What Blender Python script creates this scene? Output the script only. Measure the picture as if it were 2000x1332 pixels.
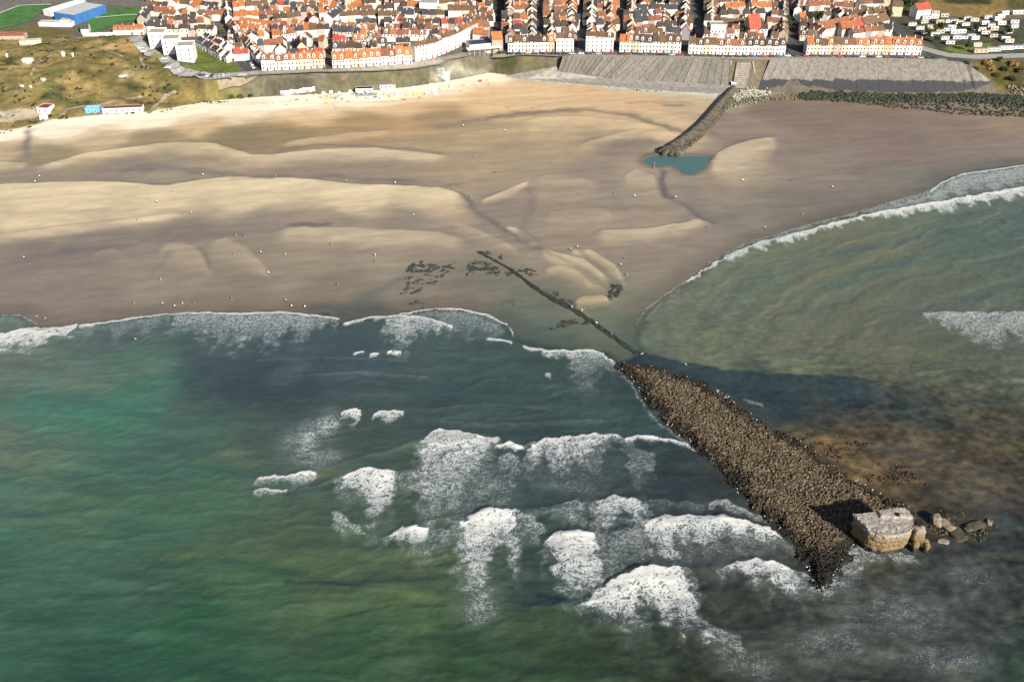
import bpy, bmesh, math, random
import numpy as np
from mathutils import Vector, Matrix

for o in list(bpy.data.objects):
    bpy.data.objects.remove(o, do_unlink=True)
SC = bpy.context.scene
COL = SC.collection
R = math.radians
random.seed(7)
RNG = np.random.default_rng(7)

# ------------------------------------------------------------------ camera, sky, sun, exposure
CAM_H, PITCH, FPX = 240.0, R(33.0), 1960.0
cam_d = bpy.data.cameras.new('camera'); cam = bpy.data.objects.new('camera', cam_d); COL.objects.link(cam)
cam.location = (0, 0, CAM_H); cam.rotation_euler = (math.pi/2 - PITCH, 0, 0)
cam_d.sensor_width = 36.0; cam_d.lens = 36.0*FPX/2000.0
cam_d.clip_start = 1.0; cam_d.clip_end = 9000.0
SC.camera = cam

SUN_EL, SUN_DX, SUN_DY = R(28.0), -0.56, 0.83          # light travels towards (-x, +y)
world = bpy.data.worlds.new('World'); SC.world = world; world.use_nodes = True
wn = world.node_tree.nodes; wl = world.node_tree.links
sky = wn.new('ShaderNodeTexSky'); sky.sky_type = 'NISHITA'; sky.sun_disc = False
sky.sun_elevation = SUN_EL
sky.sun_rotation = math.atan2(-SUN_DX, -SUN_DY)
sky.air_density = 1.0; sky.dust_density = 1.2; sky.ozone_density = 1.0
bg = wn['Background']; bg.inputs['Strength'].default_value = 0.052
wl.new(sky.outputs['Color'], bg.inputs['Color'])
sun_d = bpy.data.lights.new('sun', 'SUN'); sun = bpy.data.objects.new('sun', sun_d); COL.objects.link(sun)
sun_d.energy = 5.0; sun_d.angle = R(0.5); sun_d.color = (1.0, 0.93, 0.82)
_d = Vector((SUN_DX*math.cos(SUN_EL), SUN_DY*math.cos(SUN_EL), -math.sin(SUN_EL)))
sun.rotation_euler = _d.to_track_quat('-Z', 'Y').to_euler()
vs = SC.view_settings
vs.view_transform = 'Standard'; vs.look = 'None'; vs.gamma = 1.0; vs.exposure = 1.0; vs.use_curve_mapping = False

# ------------------------------------------------------------------ survey: photo positions -> metres on the ground
CP, SP = math.cos(PITCH), math.sin(PITCH)
def P(px, py, z=0.0):
    u = (px-1000.0)/FPX; v = (py-666.0)/FPX
    k = (CAM_H - z)/(SP + v*CP)
    return (u*k, (CP - v*SP)*k)

def smooth(a, b, x):
    t = np.clip((x-a)/(b-a), 0, 1); return t*t*(3-2*t)

KLIT = 1.75
def lin(c):
    c = np.asarray(c, float)/255.0
    return np.where(c <= 0.04045, c/12.92, ((c+0.055)/1.055)**2.4)
def alb(r, g, b, k=KLIT):
    return np.clip(lin((r, g, b))/k, 0.004, 0.85)

_perm = np.random.default_rng(3).permutation(512)
_ang = np.random.default_rng(4).random(512)*2*math.pi
_gx, _gy = np.cos(_ang), np.sin(_ang)
def pn(x, y, s=0):
    x = np.asarray(x, float) + s*17.31; y = np.asarray(y, float) + s*9.77
    xi = np.floor(x).astype(int); yi = np.floor(y).astype(int)
    xf = x-xi; yf_ = y-yi
    def g(i, j):
        h = _perm[(_perm[i & 511] + j) & 511]; return h
    def dt(i, j, dx, dy):
        h = g(i, j); return _gx[h]*dx + _gy[h]*dy
    uu = xf*xf*xf*(xf*(xf*6-15)+10); vv = yf_*yf_*yf_*(yf_*(yf_*6-15)+10)
    a = dt(xi, yi, xf, yf_); b = dt(xi+1, yi, xf-1, yf_)
    c = dt(xi, yi+1, xf, yf_-1); d = dt(xi+1, yi+1, xf-1, yf_-1)
    return ((a+uu*(b-a)) + vv*((c+uu*(d-c))-(a+uu*(b-a))))*1.5
def fbm(x, y, s=0, o=4, g=0.5):
    r = 0; a = 1.0; f = 1.0
    for i in range(o):
        r = r + a*pn(x*f, y*f, s+i*3); a *= g; f *= 2.03
    return r

def seg_dist(x, y, pts, closed=False):
    best = np.full(np.shape(x), 1e18)
    n = len(pts)
    for i in range(n if closed else n-1):
        ax, ay = pts[i]; bx, by = pts[(i+1) % n]
        dx, dy = bx-ax, by-ay; L = dx*dx+dy*dy+1e-9
        t = np.clip(((x-ax)*dx+(y-ay)*dy)/L, 0, 1)
        best = np.minimum(best, (x-ax-t*dx)**2+(y-ay-t*dy)**2)
    return np.sqrt(best)
def inside(x, y, pts):
    c = np.zeros(np.shape(x), bool); n = len(pts); j = n-1
    for i in range(n):
        xi, yi = pts[i]; xj, yj = pts[j]
        if yi != yj:
            c ^= ((yi > y) != (yj > y)) & (x < (xj-xi)*(y-yi)/(yj-yi)+xi)
        j = i
    return c
def sdf(x, y, pts):      # negative inside
    d = seg_dist(x, y, pts, True); return np.where(inside(x, y, pts), -d, d)

SHORE = [(-260,612),(0,612),(40,614),(75,634),(150,634),(200,628),(300,613),(380,607),(450,609),(560,607),(640,612),(670,626),
         (720,618),(790,608),(850,601),(900,602),(950,612),(990,632),(1010,655),(1060,672),(1120,678),(1180,684),(1215,702),
         (1242,690),(1236,645),(1260,603),(1300,575),(1345,540),(1390,510),(1450,478),(1560,445),(1700,408),(1820,372),
         (1850,345),(1900,336),(2000,320),(2300,285)]
SEA_POLY = [P(*p) for p in SHORE] + [(900, 560), (900, -600), (-900, -600), (-900, 395)]

ZT = 18.0
FOOT = [P(a, b, 3.0) for a, b in [(-260,268),(0,258),(60,250),(100,236),(200,226),(290,220),(400,200),(470,192),(540,188),(620,184),(720,178),
        (800,170),(870,160),(960,142),(1010,150),(1090,152),(1200,158),(1420,172),(1480,178),(1560,182),(1700,183),(1900,182),(1960,181),(2010,188),(2260,195)]]
TOP = [P(a, b, ZT) for a, b in [(-260,125),(0,120),(150,105),(330,112),(400,155),(470,150),(510,146),(620,143),(800,136),(870,128),(930,114),(1000,112),
       (1095,110),(1250,111),(1430,116),(1500,117),(1700,114),(1850,121),(1900,122),(1960,118),(2260,112)]]
_fx, _fy = np.array([p[0] for p in FOOT]), np.array([p[1] for p in FOOT])
_tx, _ty = np.array([p[0] for p in TOP]), np.array([p[1] for p in TOP])
def yfoot(x): return np.interp(x, _fx, _fy)
def ytop(x): return np.maximum(np.interp(x, _tx, _ty), yfoot(x)+6)
def beach_base(sd):
    return np.where(sd > 0, 3.3*(1-np.exp(-np.maximum(sd, 0)/95.0)), np.maximum(0.035*sd, -1.6))
_fh = beach_base(sdf(_fx, _fy, SEA_POLY))
def foot_h(x): return np.interp(x, _fx, _fh)
def land_h(x, y):
    a, b, h = yfoot(x), ytop(x), foot_h(x)
    t = np.clip((y-a)/(b-a), 0, 1)
    dune = smooth(-185, -225, x)
    st = t*t*(3-2*t)
    z = h + (ZT-h)*(t*(1-dune)+st*dune) + 0.025*np.maximum(y-b, 0)
    hum = dune*smooth(0.03, 0.25, t)*smooth(60, 10, y-b)
    z = z + hum*(2.6*fbm(x/34, y/26, 5, 4) + 0.8*fbm(x/9, y/7, 8, 2))
    return z
def H(x, y):
    x = np.asarray(x, float); y = np.asarray(y, float)
    sh = np.broadcast(x, y).shape; x = np.atleast_1d(x).ravel(); y = np.atleast_1d(y).ravel()
    k = y > yfoot(x); out = np.empty(len(x))
    if k.any(): out[k] = land_h(x[k], y[k])
    if (~k).any(): out[~k] = beach_base(sdf(x[~k], y[~k], SEA_POLY))
    return out.reshape(sh)
_ys = np.concatenate([np.arange(150, 560, 8.0), np.arange(560, 1250, 1.5)])
def G(px, py):
    """first point where the sight line meets the ground"""
    u = (px-1000.0)/FPX; v = (py-666.0)/FPX
    dy, dz = CP-v*SP, -(SP+v*CP)
    y0 = 540.0 if py < 330 else 150.0
    yy = _ys[_ys >= y0]
    x = u*yy/dy; z = CAM_H+dz*yy/dy
    h = H(x, yy); k = np.nonzero(z <= h)[0]
    if len(k) == 0: k = [len(yy)-1]
    i = max(1, k[0]); a = z[i-1]-h[i-1]; b = z[i]-h[i]; f = a/(a-b+1e-9)
    f = min(1.0, max(0.0, f)); yq = yy[i-1]+f*(yy[i]-yy[i-1]); xq = u*yq/dy
    return Vector((xq, yq, float(H(xq, yq))))

# ------------------------------------------------------------------ node material helpers
def newmat(name):
    m = bpy.data.materials.new(name); m.use_nodes = True
    nt = m.node_tree; nt.nodes.clear()
    out = nt.nodes.new('ShaderNodeOutputMaterial'); b = nt.nodes.new('ShaderNodeBsdfPrincipled')
    nt.links.new(b.outputs[0], out.inputs[0])
    return m, nt, b
def N(nt, t, **kw):
    n = nt.nodes.new(t)
    for k, v in kw.items():
        if k.startswith('i_'):
            key = k[2:]; key = int(key) if key.isdigit() else key.replace('_', ' ')
            n.inputs[key].default_value = v
        else: setattr(n, k, v)
    return n
def mathn(nt, op, a, b=None, clamp=False):
    n = nt.nodes.new('ShaderNodeMath'); n.operation = op; n.use_clamp = clamp
    for i, s in enumerate((a, b)):
        if s is None: continue
        if isinstance(s, (int, float)): n.inputs[i].default_value = s
        else: nt.links.new(s, n.inputs[i])
    return n.outputs[0]
def sstep(nt, v, a, b):
    n = nt.nodes.new('ShaderNodeMapRange'); n.interpolation_type = 'SMOOTHSTEP'
    for i, s in enumerate((v, a, b)):
        if isinstance(s, (int, float)): n.inputs[i].default_value = s
        else: nt.links.new(s, n.inputs[i])
    return n.outputs[0]
def mixc(nt, f, a, b, mode='MIX'):
    n = nt.nodes.new('ShaderNodeMix'); n.data_type = 'RGBA'; n.blend_type = mode
    for i, s in ((0, f), (6, a), (7, b)):
        if isinstance(s, (int, float)): n.inputs[i].default_value = s
        elif isinstance(s, (tuple, list, np.ndarray)): n.inputs[i].default_value = (*[float(q) for q in s[:3]], 1)
        else: nt.links.new(s, n.inputs[i])
    return n.outputs[2]
def pos(nt, scale=(1, 1, 1), rot=(0, 0, 0), obj=False):
    if obj:
        s = N(nt, 'ShaderNodeTexCoord').outputs['Object']
    else:
        s = N(nt, 'ShaderNodeNewGeometry').outputs['Position']
    m = N(nt, 'ShaderNodeMapping'); m.inputs['Scale'].default_value = scale; m.inputs['Rotation'].default_value = rot
    nt.links.new(s, m.inputs['Vector']); return m.outputs[0]
def noise(nt, vec, scale, detail=3, rough=0.55, dist=0.0):
    n = N(nt, 'ShaderNodeTexNoise'); n.inputs['Scale'].default_value = scale; n.inputs['Detail'].default_value = detail
    n.inputs['Roughness'].default_value = rough; n.inputs['Distortion'].default_value = dist
    nt.links.new(vec, n.inputs['Vector']); return n.outputs['Fac']
def attr(nt, name):
    n = N(nt, 'ShaderNodeAttribute'); n.attribute_name = name; return n
def bump(nt, b, h, strength, dist):
    n = N(nt, 'ShaderNodeBump'); n.inputs['Strength'].default_value = strength; n.inputs['Distance'].default_value = dist
    nt.links.new(h, n.inputs['Height']); nt.links.new(n.outputs[0], b.inputs['Normal'])

MATS = {}
def plain(name, col, rough=0.7, var=0.12, scale=0.6, spec=0.3, objrand=0.0, metal=0.0, k=None):
    """a colour with blotchy wear; colour is a real-world base colour (linear)"""
    if name in MATS: return MATS[name]
    m, nt, b = newmat(name)
    v = pos(nt)
    n = noise(nt, v, scale, 4, 0.6)
    f = sstep(nt, n, 0.25, 0.75)
    lo = [max(0.003, c*(1-var*1.6)) for c in col]; hi = [min(0.88, c*(1+var)) for c in col]
    c = mixc(nt, f, lo, hi)
    if objrand:
        oi = N(nt, 'ShaderNodeObjectInfo')
        fr = mathn(nt, 'ADD', mathn(nt, 'MULTIPLY', oi.outputs['Random'], objrand), 1-objrand*0.6)
        hs = N(nt, 'ShaderNodeHueSaturation'); nt.links.new(fr, hs.inputs['Value']); nt.links.new(c, hs.inputs['Color'])
        c = hs.outputs[0]
    nt.links.new(c, b.inputs['Base Color'])
    b.inputs['Roughness'].default_value = rough; b.inputs['Specular IOR Level'].default_value = spec
    b.inputs['Metallic'].default_value = metal
    MATS[name] = m; return m

# ------------------------------------------------------------------ mesh helpers
def np_mesh(name, V, F, smooth_=True):
    me = bpy.data.meshes.new(name)
    V = np.asarray(V, np.float32); F = np.asarray(F, np.int32); k = F.shape[1]
    me.vertices.add(len(V)); me.vertices.foreach_set('co', V.ravel())
    me.loops.add(F.size); me.loops.foreach_set('vertex_index', F.ravel())
    me.polygons.add(len(F)); me.polygons.foreach_set('loop_start', np.arange(0, F.size, k, dtype=np.int32))
    if smooth_: me.polygons.foreach_set('use_smooth', np.ones(len(F), bool))
    me.update(calc_edges=True); me.validate()
    return me
def set_col(me, name, c):
    a = me.attributes.new(name, 'FLOAT_COLOR', 'POINT'); c = np.asarray(c, np.float32)
    if c.shape[1] == 3: c = np.c_[c, np.ones(len(c), np.float32)]
    a.data.foreach_set('color', c.ravel())
def set_f(me, name, v):
    a = me.attributes.new(name, 'FLOAT', 'POINT'); a.data.foreach_set('value', np.asarray(v, np.float32))
def grid(xs, ys, keep=None):
    X, Y = np.meshgrid(xs, ys); nx, ny = len(xs), len(ys)
    i = np.arange(nx*ny).reshape(ny, nx)
    F = np.stack([i[:-1, :-1], i[:-1, 1:], i[1:, 1:], i[1:, :-1]], -1).reshape(-1, 4)
    X = X.ravel(); Y = Y.ravel()
    if keep is not None:
        k = keep(X, Y); F = F[k[F].all(1)]
        used = np.zeros(len(X), bool); used[F.ravel()] = True
        remap = np.cumsum(used)-1; F = remap[F]; X = X[used]; Y = Y[used]
    return X, Y, F

class MB:
    """collects boxes, prisms and lumps into one mesh"""
    def __init__(s): s.v = []; s.f = []; s.m = []
    def add(s, V, F, mi=0):
        o = len(s.v); s.v += [tuple(p) for p in V]; s.f += [tuple(i+o for i in q) for q in F]; s.m += [mi]*len(F)
    def box(s, x0, x1, y0, y1, z0, z1, mi=0, M=None):
        V = [Vector(p) for p in ((x0,y0,z0),(x1,y0,z0),(x1,y1,z0),(x0,y1,z0),(x0,y0,z1),(x1,y0,z1),(x1,y1,z1),(x0,y1,z1))]
        if M is not None: V = [M @ p for p in V]
        s.add(V, [(0,3,2,1),(4,5,6,7),(0,1,5,4),(1,2,6,5),(2,3,7,6),(3,0,4,7)], mi)
    def prism(s, poly, z0, z1, mi=0, M=None):
        n = len(poly); V = [Vector((*p, z0)) for p in poly]+[Vector((*p, z1)) for p in poly]
        if M is not None: V = [M @ p for p in V]
        s.add(V, [tuple(reversed(range(n))), tuple(range(n, 2*n))]+[(i, (i+1) % n, n+(i+1) % n, n+i) for i in range(n)], mi)
    def cyl(s, x, y, r, z0, z1, n=10, mi=0, r1=None):
        r1 = r if r1 is None else r1
        V = [(x+r*math.cos(2*math.pi*i/n), y+r*math.sin(2*math.pi*i/n), z0) for i in range(n)]
        V += [(x+r1*math.cos(2*math.pi*i/n), y+r1*math.sin(2*math.pi*i/n), z1) for i in range(n)]
        s.add(V, [tuple(reversed(range(n))), tuple(range(n, 2*n))]+[(i, (i+1) % n, n+(i+1) % n, n+i) for i in range(n)], mi)
    def mesh(s, name, mats=(), smooth_=False):
        me = bpy.data.meshes.new(name); me.from_pydata(s.v, [], s.f)
        for m in mats: me.materials.append(m)
        if any(s.m): me.polygons.foreach_set('material_index', s.m)
        if smooth_: me.polygons.foreach_set('use_smooth', [True]*len(s.f))
        me.update(); return me
def link(name, me, mat=None, parent=None, loc=None, rz=0.0, label=None, cat=None, group=None, kind=None):
    o = bpy.data.objects.new(name, me); COL.objects.link(o)
    if mat is not None and me is not None:
        if len(me.materials) == 0: me.materials.append(mat)
        elif me.materials[0] != mat:
            o.material_slots[0].link = 'OBJECT'; o.material_slots[0].material = mat
    if parent is not None: o.parent = parent
    if loc is not None: o.location = loc
    if rz: o.rotation_euler = (0, 0, rz)
    if label: o['label'] = label
    if cat: o['category'] = cat
    if group: o['group'] = group
    if kind: o['kind'] = kind
    return o
def ordn(n):
    w = ['first','second','third','fourth','fifth','sixth','seventh','eighth','ninth','tenth','eleventh','twelfth','thirteenth','fourteenth','fifteenth',
         'sixteenth','seventeenth','eighteenth','nineteenth','twentieth']
    if n <= 20: return w[n-1]
    t = ['','','twenty','thirty','forty','fifty','sixty','seventy','eighty','ninety'][n//10]
    if n % 10 == 0: return t[:-1]+'ieth'
    return t+'-'+w[n % 10-1]

_ico = None
def ico_base(sub):
    bm = bmesh.new(); bmesh.ops.create_icosphere(bm, subdivisions=sub, radius=1.0)
    V = np.array([v.co[:] for v in bm.verts]); F = np.array([[v.index for v in f.verts] for f in bm.faces]); bm.free()
    return V, F
ICO1, ICO2, ICO3 = ico_base(1), ico_base(2), ico_base(3)
def rocks_mesh(name, C, Rad, base=ICO1, squash=0.65, rough=0.25, seed=1, smooth_=False, aniso=0.4):
    rg = np.random.default_rng(seed); n = len(C); V0, F0 = base; k = len(V0)
    S = Rad[:, None]*(1+aniso*(rg.random((n, 3))-0.5)*2); S[:, 2] *= squash
    a = rg.random(n)*2*math.pi; ca, sa = np.cos(a)[:, None], np.sin(a)[:, None]
    W = V0[None]*(1+rough*(rg.random((n, k, 1))-0.5)*2)*S[:, None, :]
    X = W[..., 0]*ca-W[..., 1]*sa; Y = W[..., 0]*sa+W[..., 1]*ca
    V = np.stack([X, Y, W[..., 2]], -1)+C[:, None, :]
    F = (F0[None]+(np.arange(n)*k)[:, None, None]).reshape(-1, 3)
    me = np_mesh(name, V.reshape(-1, 3), F, smooth_)
    return me, np.repeat(np.arange(n), k)

# ================================================================== GROUND: sea, beach, land
def crest_field(x, y, pts, trails, front=3.0, z=0.0, skew=0.0, vary=0.0, endw=(.18, 6.0)):
    """t = 0 on the crest line, 1 at the end of its trail (towards the sea); monotone in x"""
    W = [P(a, b, z) for a, b in pts]
    E = [P(a, b+l, z) for (a, b), l in zip(pts, trails)]
    o = np.argsort([w[0] for w in W]); W = [W[i] for i in o]; E = [E[i] for i in o]
    wx = np.array([w[0] for w in W]); wy = np.array([w[1] for w in W]); L = np.array([w[1]-e[1] for w, e in zip(W, E)])
    yc = np.interp(x, wx, wy); LL = np.maximum(np.interp(x, wx, L), 0.3)
    xs = x - skew*np.maximum(yc-y, 0)
    yc = np.interp(xs, wx, wy); LL = np.maximum(np.interp(xs, wx, L), 0.3)
    LL = LL*np.clip(1+vary*0.75*fbm(xs/7.0, xs*0+.3, 91, 3), .35, 1.9)
    d = yc-y; t = d/LL
    span = max(wx[-1]-wx[0], 1.0); e = min(endw[0]*span, endw[1])
    ends = smooth(wx[0]-0.3, wx[0]+e, xs)*smooth(wx[-1]+0.3, wx[-1]-e, xs)
    fr = smooth(-front, 0.0, d)
    return d, t, fr, ends
def idw(x, y, pts, z=0.0, power=1.6, eps=4.0):
    num = np.zeros((len(x), 3)); den = np.zeros(len(x))
    for px, py, c in pts:
        wx, wy = P(px, py, z); s = (wy+120)/420.0
        d2 = ((x-wx)/s)**2+((y-wy)/(1.25*s))**2
        w = 1.0/(d2+eps*eps)**power
        num += w[:, None]*np.asarray(c, float); den += w
    return num/den[:, None]

# ---- sea
def view_keep(X, Y, m=45):
    return np.abs(X) < 0.60*Y+m
ysea = [158.0]
while ysea[-1] < 600: ysea.append(ysea[-1]+0.40+0.00085*(ysea[-1]-158))
xsea = np.arange(-345, 345.1, 0.62)
sx, sy, sf = grid(xsea, np.array(ysea), lambda X, Y: view_keep(X, Y, 40) & (sdf(X, Y, SEA_POLY) < 9))
ssd = sdf(sx+1.8*fbm(sx/9, sy/9, 2, 3), sy+1.8*fbm(sx/9, sy/9, 3, 3), SEA_POLY)
WATER = [
 (-60,690,(95,112,96)),(60,690,(96,113,95)),(150,745,(96,116,100)),(250,700,(78,112,92)),(300,735,(64,116,92)),(80,790,(60,120,98)),(200,800,(58,120,95)),(290,780,(58,116,92)),
 (20,850,(92,115,93)),(50,905,(94,115,90)),(0,965,(70,110,90)),(60,1060,(60,108,85)),(150,1000,(72,106,80)),(0,1150,(58,100,82)),(100,1200,(52,95,74)),
 (0,1310,(48,92,72)),(200,1310,(42,87,66)),(350,1250,(42,90,63)),(300,1000,(60,105,80)),(400,950,(64,106,78)),(450,900,(80,102,82)),(370,870,(64,100,84)),
 (450,1050,(68,100,72)),(600,1060,(72,96,68)),(650,1150,(76,100,65)),(500,1150,(62,100,66)),(800,1175,(72,100,62)),(700,1260,(52,88,58)),(900,1275,(50,80,54)),
 (600,1325,(45,86,60)),(1100,1310,(54,78,54)),(1200,1260,(58,70,55)),(750,1100,(72,92,66)),(450,1320,(42,84,60)),(860,1120,(74,94,68)),
 (250,650,(76,92,94)),(400,680,(68,84,88)),(500,730,(52,67,76)),(450,765,(50,66,75)),(400,745,(54,72,78)),(530,765,(50,66,75)),(600,760,(50,66,74)),(700,720,(60,80,86)),(850,680,(66,88,88)),
 (850,765,(54,76,77)),(950,800,(60,82,78)),(1050,750,(60,82,80)),(1150,800,(62,86,82)),(700,850,(62,80,72)),(500,850,(66,88,78)),(600,900,(70,90,76)),(380,800,(72,100,86)),(330,770,(66,112,92)),(560,700,(64,82,88)),(780,800,(60,80,78)),
 (1100,900,(52,68,73)),(1300,920,(50,60,65)),(1390,950,(56,62,65)),(1200,960,(53,64,67)),(1000,950,(53,71,71)),(800,985,(64,82,72)),(700,1000,(66,88,72)),
 (1150,1050,(58,72,70)),(1400,1060,(57,68,69)),(1350,1155,(58,63,55)),(1450,1180,(58,63,57)),(1050,1160,(58,76,68)),(1250,830,(58,82,80)),
 (1500,1250,(58,64,56)),(1400,1325,(54,62,50)),(1700,1200,(66,70,66)),(1700,1325,(56,64,56)),(1900,1250,(62,68,64)),(1980,1325,(46,64,54)),(1900,1120,(58,62,61)),(1800,1130,(66,72,70)),(1600,1180,(62,67,60)),
 (1350,745,(47,63,70)),(1500,765,(46,62,69)),(1650,775,(48,62,67)),(1800,795,(64,70,64)),(1600,830,(62,60,53)),(1700,850,(84,70,54)),(1620,880,(112,92,60)),(1750,920,(90,72,50)),(1680,920,(104,84,54)),
 (1850,900,(88,76,54)),(1780,870,(92,76,54)),(1920,860,(80,74,56)),(1900,930,(78,68,50)),(1660,890,(116,92,56)),(1580,868,(96,84,60)),(1950,900,(82,72,54)),(2040,880,(78,70,54)),(1990,960,(70,62,48)),(1850,950,(76,64,46)),(1900,970,(64,58,46)),(1980,1050,(50,58,58)),(1980,830,(80,76,60)),(1830,860,(78,68,52)),(1800,960,(58,52,42)),
 (1300,640,(110,118,97)),(1400,560,(112,120,98)),(1400,680,(114,120,94)),(1550,640,(111,116,95)),(1600,540,(114,118,92)),(1550,705,(110,116,90)),(1700,695,(106,111,88)),
 (1700,480,(113,118,93)),(1800,560,(106,111,95)),(1900,480,(94,109,92)),(1950,600,(98,109,92)),(1850,720,(101,106,84)),(1980,700,(93,101,84)),(1980,410,(98,110,96)),(1750,430,(108,117,95)),(1920,765,(84,90,76)),
 (1480,520,(112,120,98)),(1270,600,(120,122,104)),(1250,660,(102,116,100)),(2060,500,(90,106,92)),(1250,715,(50,66,72))]
wx_ = sx+9*fbm(sx/38, sy/30, 11, 4); wy_ = sy+9*fbm(sx/38, sy/30, 21, 4)
scol = idw(wx_, wy_, WATER)
# dark reef shelf with an abrupt landward edge, beside the bare rock spine
SHELF = [P(*p) for p in [(1195,690),(1260,690),(1330,708),(1420,722),(1520,728),(1620,732),(1700,742),(1760,765),(1800,800),(1780,860),(1700,850),(1600,840),(1540,840),(1430,770),(1300,720)]]
SHT = [P(*p) for p in [(1180,700),(1215,694),(1262,692),(1330,706),(1420,721),(1520,728),(1620,732),(1700,742),(1760,756),(1830,775),(1920,790)]]
_hx = np.array([q[0] for q in SHT]); _hy = np.array([q[1] for q in SHT])
shd = np.interp(sx, _hx, _hy)-sy-1.6*fbm(sx/9, sy/7, 31, 4)
shx = smooth(_hx[0]-1, _hx[0]+6, sx)*smooth(P(1830,780)[0], P(1600,735)[0], sx+5*fbm(sx/14, sy/14, 33, 3))
shm = smooth(-1.2, 1.4, shd)*np.exp(-(np.maximum(shd, 0)/26.0)**2)*shx
scol = scol+(0.9*shm)[:, None]*(np.array((50,64,70.0))-scol)
# swell streaks: long soft bands of lighter or darker water colour
def stroke(col, pts, w, c, s, x=sx, y=sy):
    W = [P(*p) for p in pts]
    xs_, ys_ = [q[0] for q in W], [q[1] for q in W]; m = 4*w
    k = (x > min(xs_)-m) & (x < max(xs_)+m) & (y > min(ys_)-m) & (y < max(ys_)+m)
    xx = x[k]; yy = y[k]
    d = seg_dist(xx+0.5*w*fbm(xx/14, yy/14, 41, 3), yy+0.5*w*fbm(xx/14, yy/14, 43, 3), W)
    a = (s*np.exp(-(d/w)**2)*(0.75+0.5*fbm(xx/20, yy/12, 45, 2)))[:, None]
    col[k] += np.clip(a, 0, 1)*(np.asarray(c, float)-col[k])
for pts, w, c, s in [
  ([(1430,580),(1490,545),(1560,518),(1650,492),(1760,470),(1880,445),(2010,425)], 3.2, (82,104,98), .8),
  ([(1620,572),(1700,535),(1800,508),(1900,480),(2010,455)], 4.0, (84,106,98), .75),
  ([(1600,560),(1660,535),(1740,512)], 2.5, (90,108,98), .7),
  ([(1540,640),(1600,600),(1700,560),(1850,530),(2000,500)], 5.0, (98,106,94), .55),
  ([(1740,640),(1820,605),(1900,585),(2010,560)], 4.0, (86,100,96), .7),
  ([(1700,660),(1800,625),(1900,605),(2010,580)], 2.5, (112,116,92), .6),
  ([(1500,610),(1620,580),(1740,540),(1880,510)], 3.0, (116,118,96), .5),
  ([(1800,720),(1900,690),(2010,670)], 4.0, (86,98,88), .5),
  ([(1380,640),(1430,600),(1500,560)], 5.0, (100,118,98), .5),
  ([(350,925),(420,915),(480,925),(560,945)], 2.2, (52,96,88), .7),
  ([(150,930),(300,918),(420,905)], 3.0, (54,102,90), .6),
  ([(100,1010),(250,990),(400,1000)], 2.5, (80,112,78), .5),
  ([(560,1135),(700,1145),(800,1140),(870,1125)], 1.2, (34,64,58), .85),
  ([(300,1105),(420,1100),(520,1110),(620,1128)], 1.6, (46,84,64), .7),
  ([(330,1090),(480,1080),(640,1100)], 2.4, (80,106,66), .6),
  ([(620,1110),(760,1090),(860,1105)], 3.0, (80,100,66), .5),
  ([(560,1230),(700,1190),(820,1180),(920,1190)], 4.0, (74,104,60), .55),
  ([(600,940),(680,905),(760,880),(820,865)], 2.0, (86,98,70), .7),
  ([(560,970),(640,955),(700,930),(770,900)], 1.3, (44,68,70), .8),
  ([(700,1130),(820,1150),(930,1130)], 3.5, (78,102,64), .45),
  ([(1020,1190),(1080,1170),(1150,1165)], 1.2, (36,54,66), .8),
  ([(1050,1160),(1110,1175),(1135,1176)], 1.0, (30,50,66), .8),
  ([(980,1240),(1060,1200),(1140,1190)], 3.0, (70,88,56), .7),
  ([(1350,1120),(1400,1118),(1440,1112)], 2.0, (62,66,46), .7),
  ([(100,760),(200,735),(330,715)], 4.0, (92,114,96), .5),
  ([(420,700),(520,705),(640,690)], 2.5, (60,80,88), .6),
  ([(800,720),(900,715),(1000,725)], 2.2, (72,92,92), .5),
  ]: stroke(scol, pts, w, c, s)
al_, ac_ = sx*.91+sy*.41, -sx*.41+sy*.91
lag = smooth(-20, 60, sx)*smooth(340, 390, sy)
scol *= (1+(1-lag)*(0.07*fbm(sx/26+0.35*sy/9, sy/8, 51, 4)+0.03*fbm(sx/6+sy/14, sy/3.6, 55, 3))+lag*(0.05*fbm(al_/40, ac_/9, 57, 3)+0.02*fbm(al_/13, ac_/3.5, 59, 3)))[:, None]
near_reef = idw(sx, sy, [(1700,900,(1,0,0)),(1800,1000,(1,0,0)),(1900,1150,(1,0,0)),(1700,1250,(1,0,0)),(1950,1300,(.8,0,0)),(1300,1000,(.2,0,0)),(1000,700,(0,0,0)),(600,800,(0,0,0)),(400,1200,(0,0,0)),(1700,600,(0,0,0)),(1100,1250,(.2,0,0)),(900,1000,(.1,0,0)),(1950,900,(1,0,0)),(1500,750,(.3,0,0)),(1400,1250,(.6,0,0))])[:, 0]
scol *= np.clip(1+near_reef*(0.30*fbm(sx/4.2, sy/3.4, 61, 4)+0.22*fbm(sx/13, sy/9, 63, 3)), .4, 1.7)[:, None]
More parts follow.
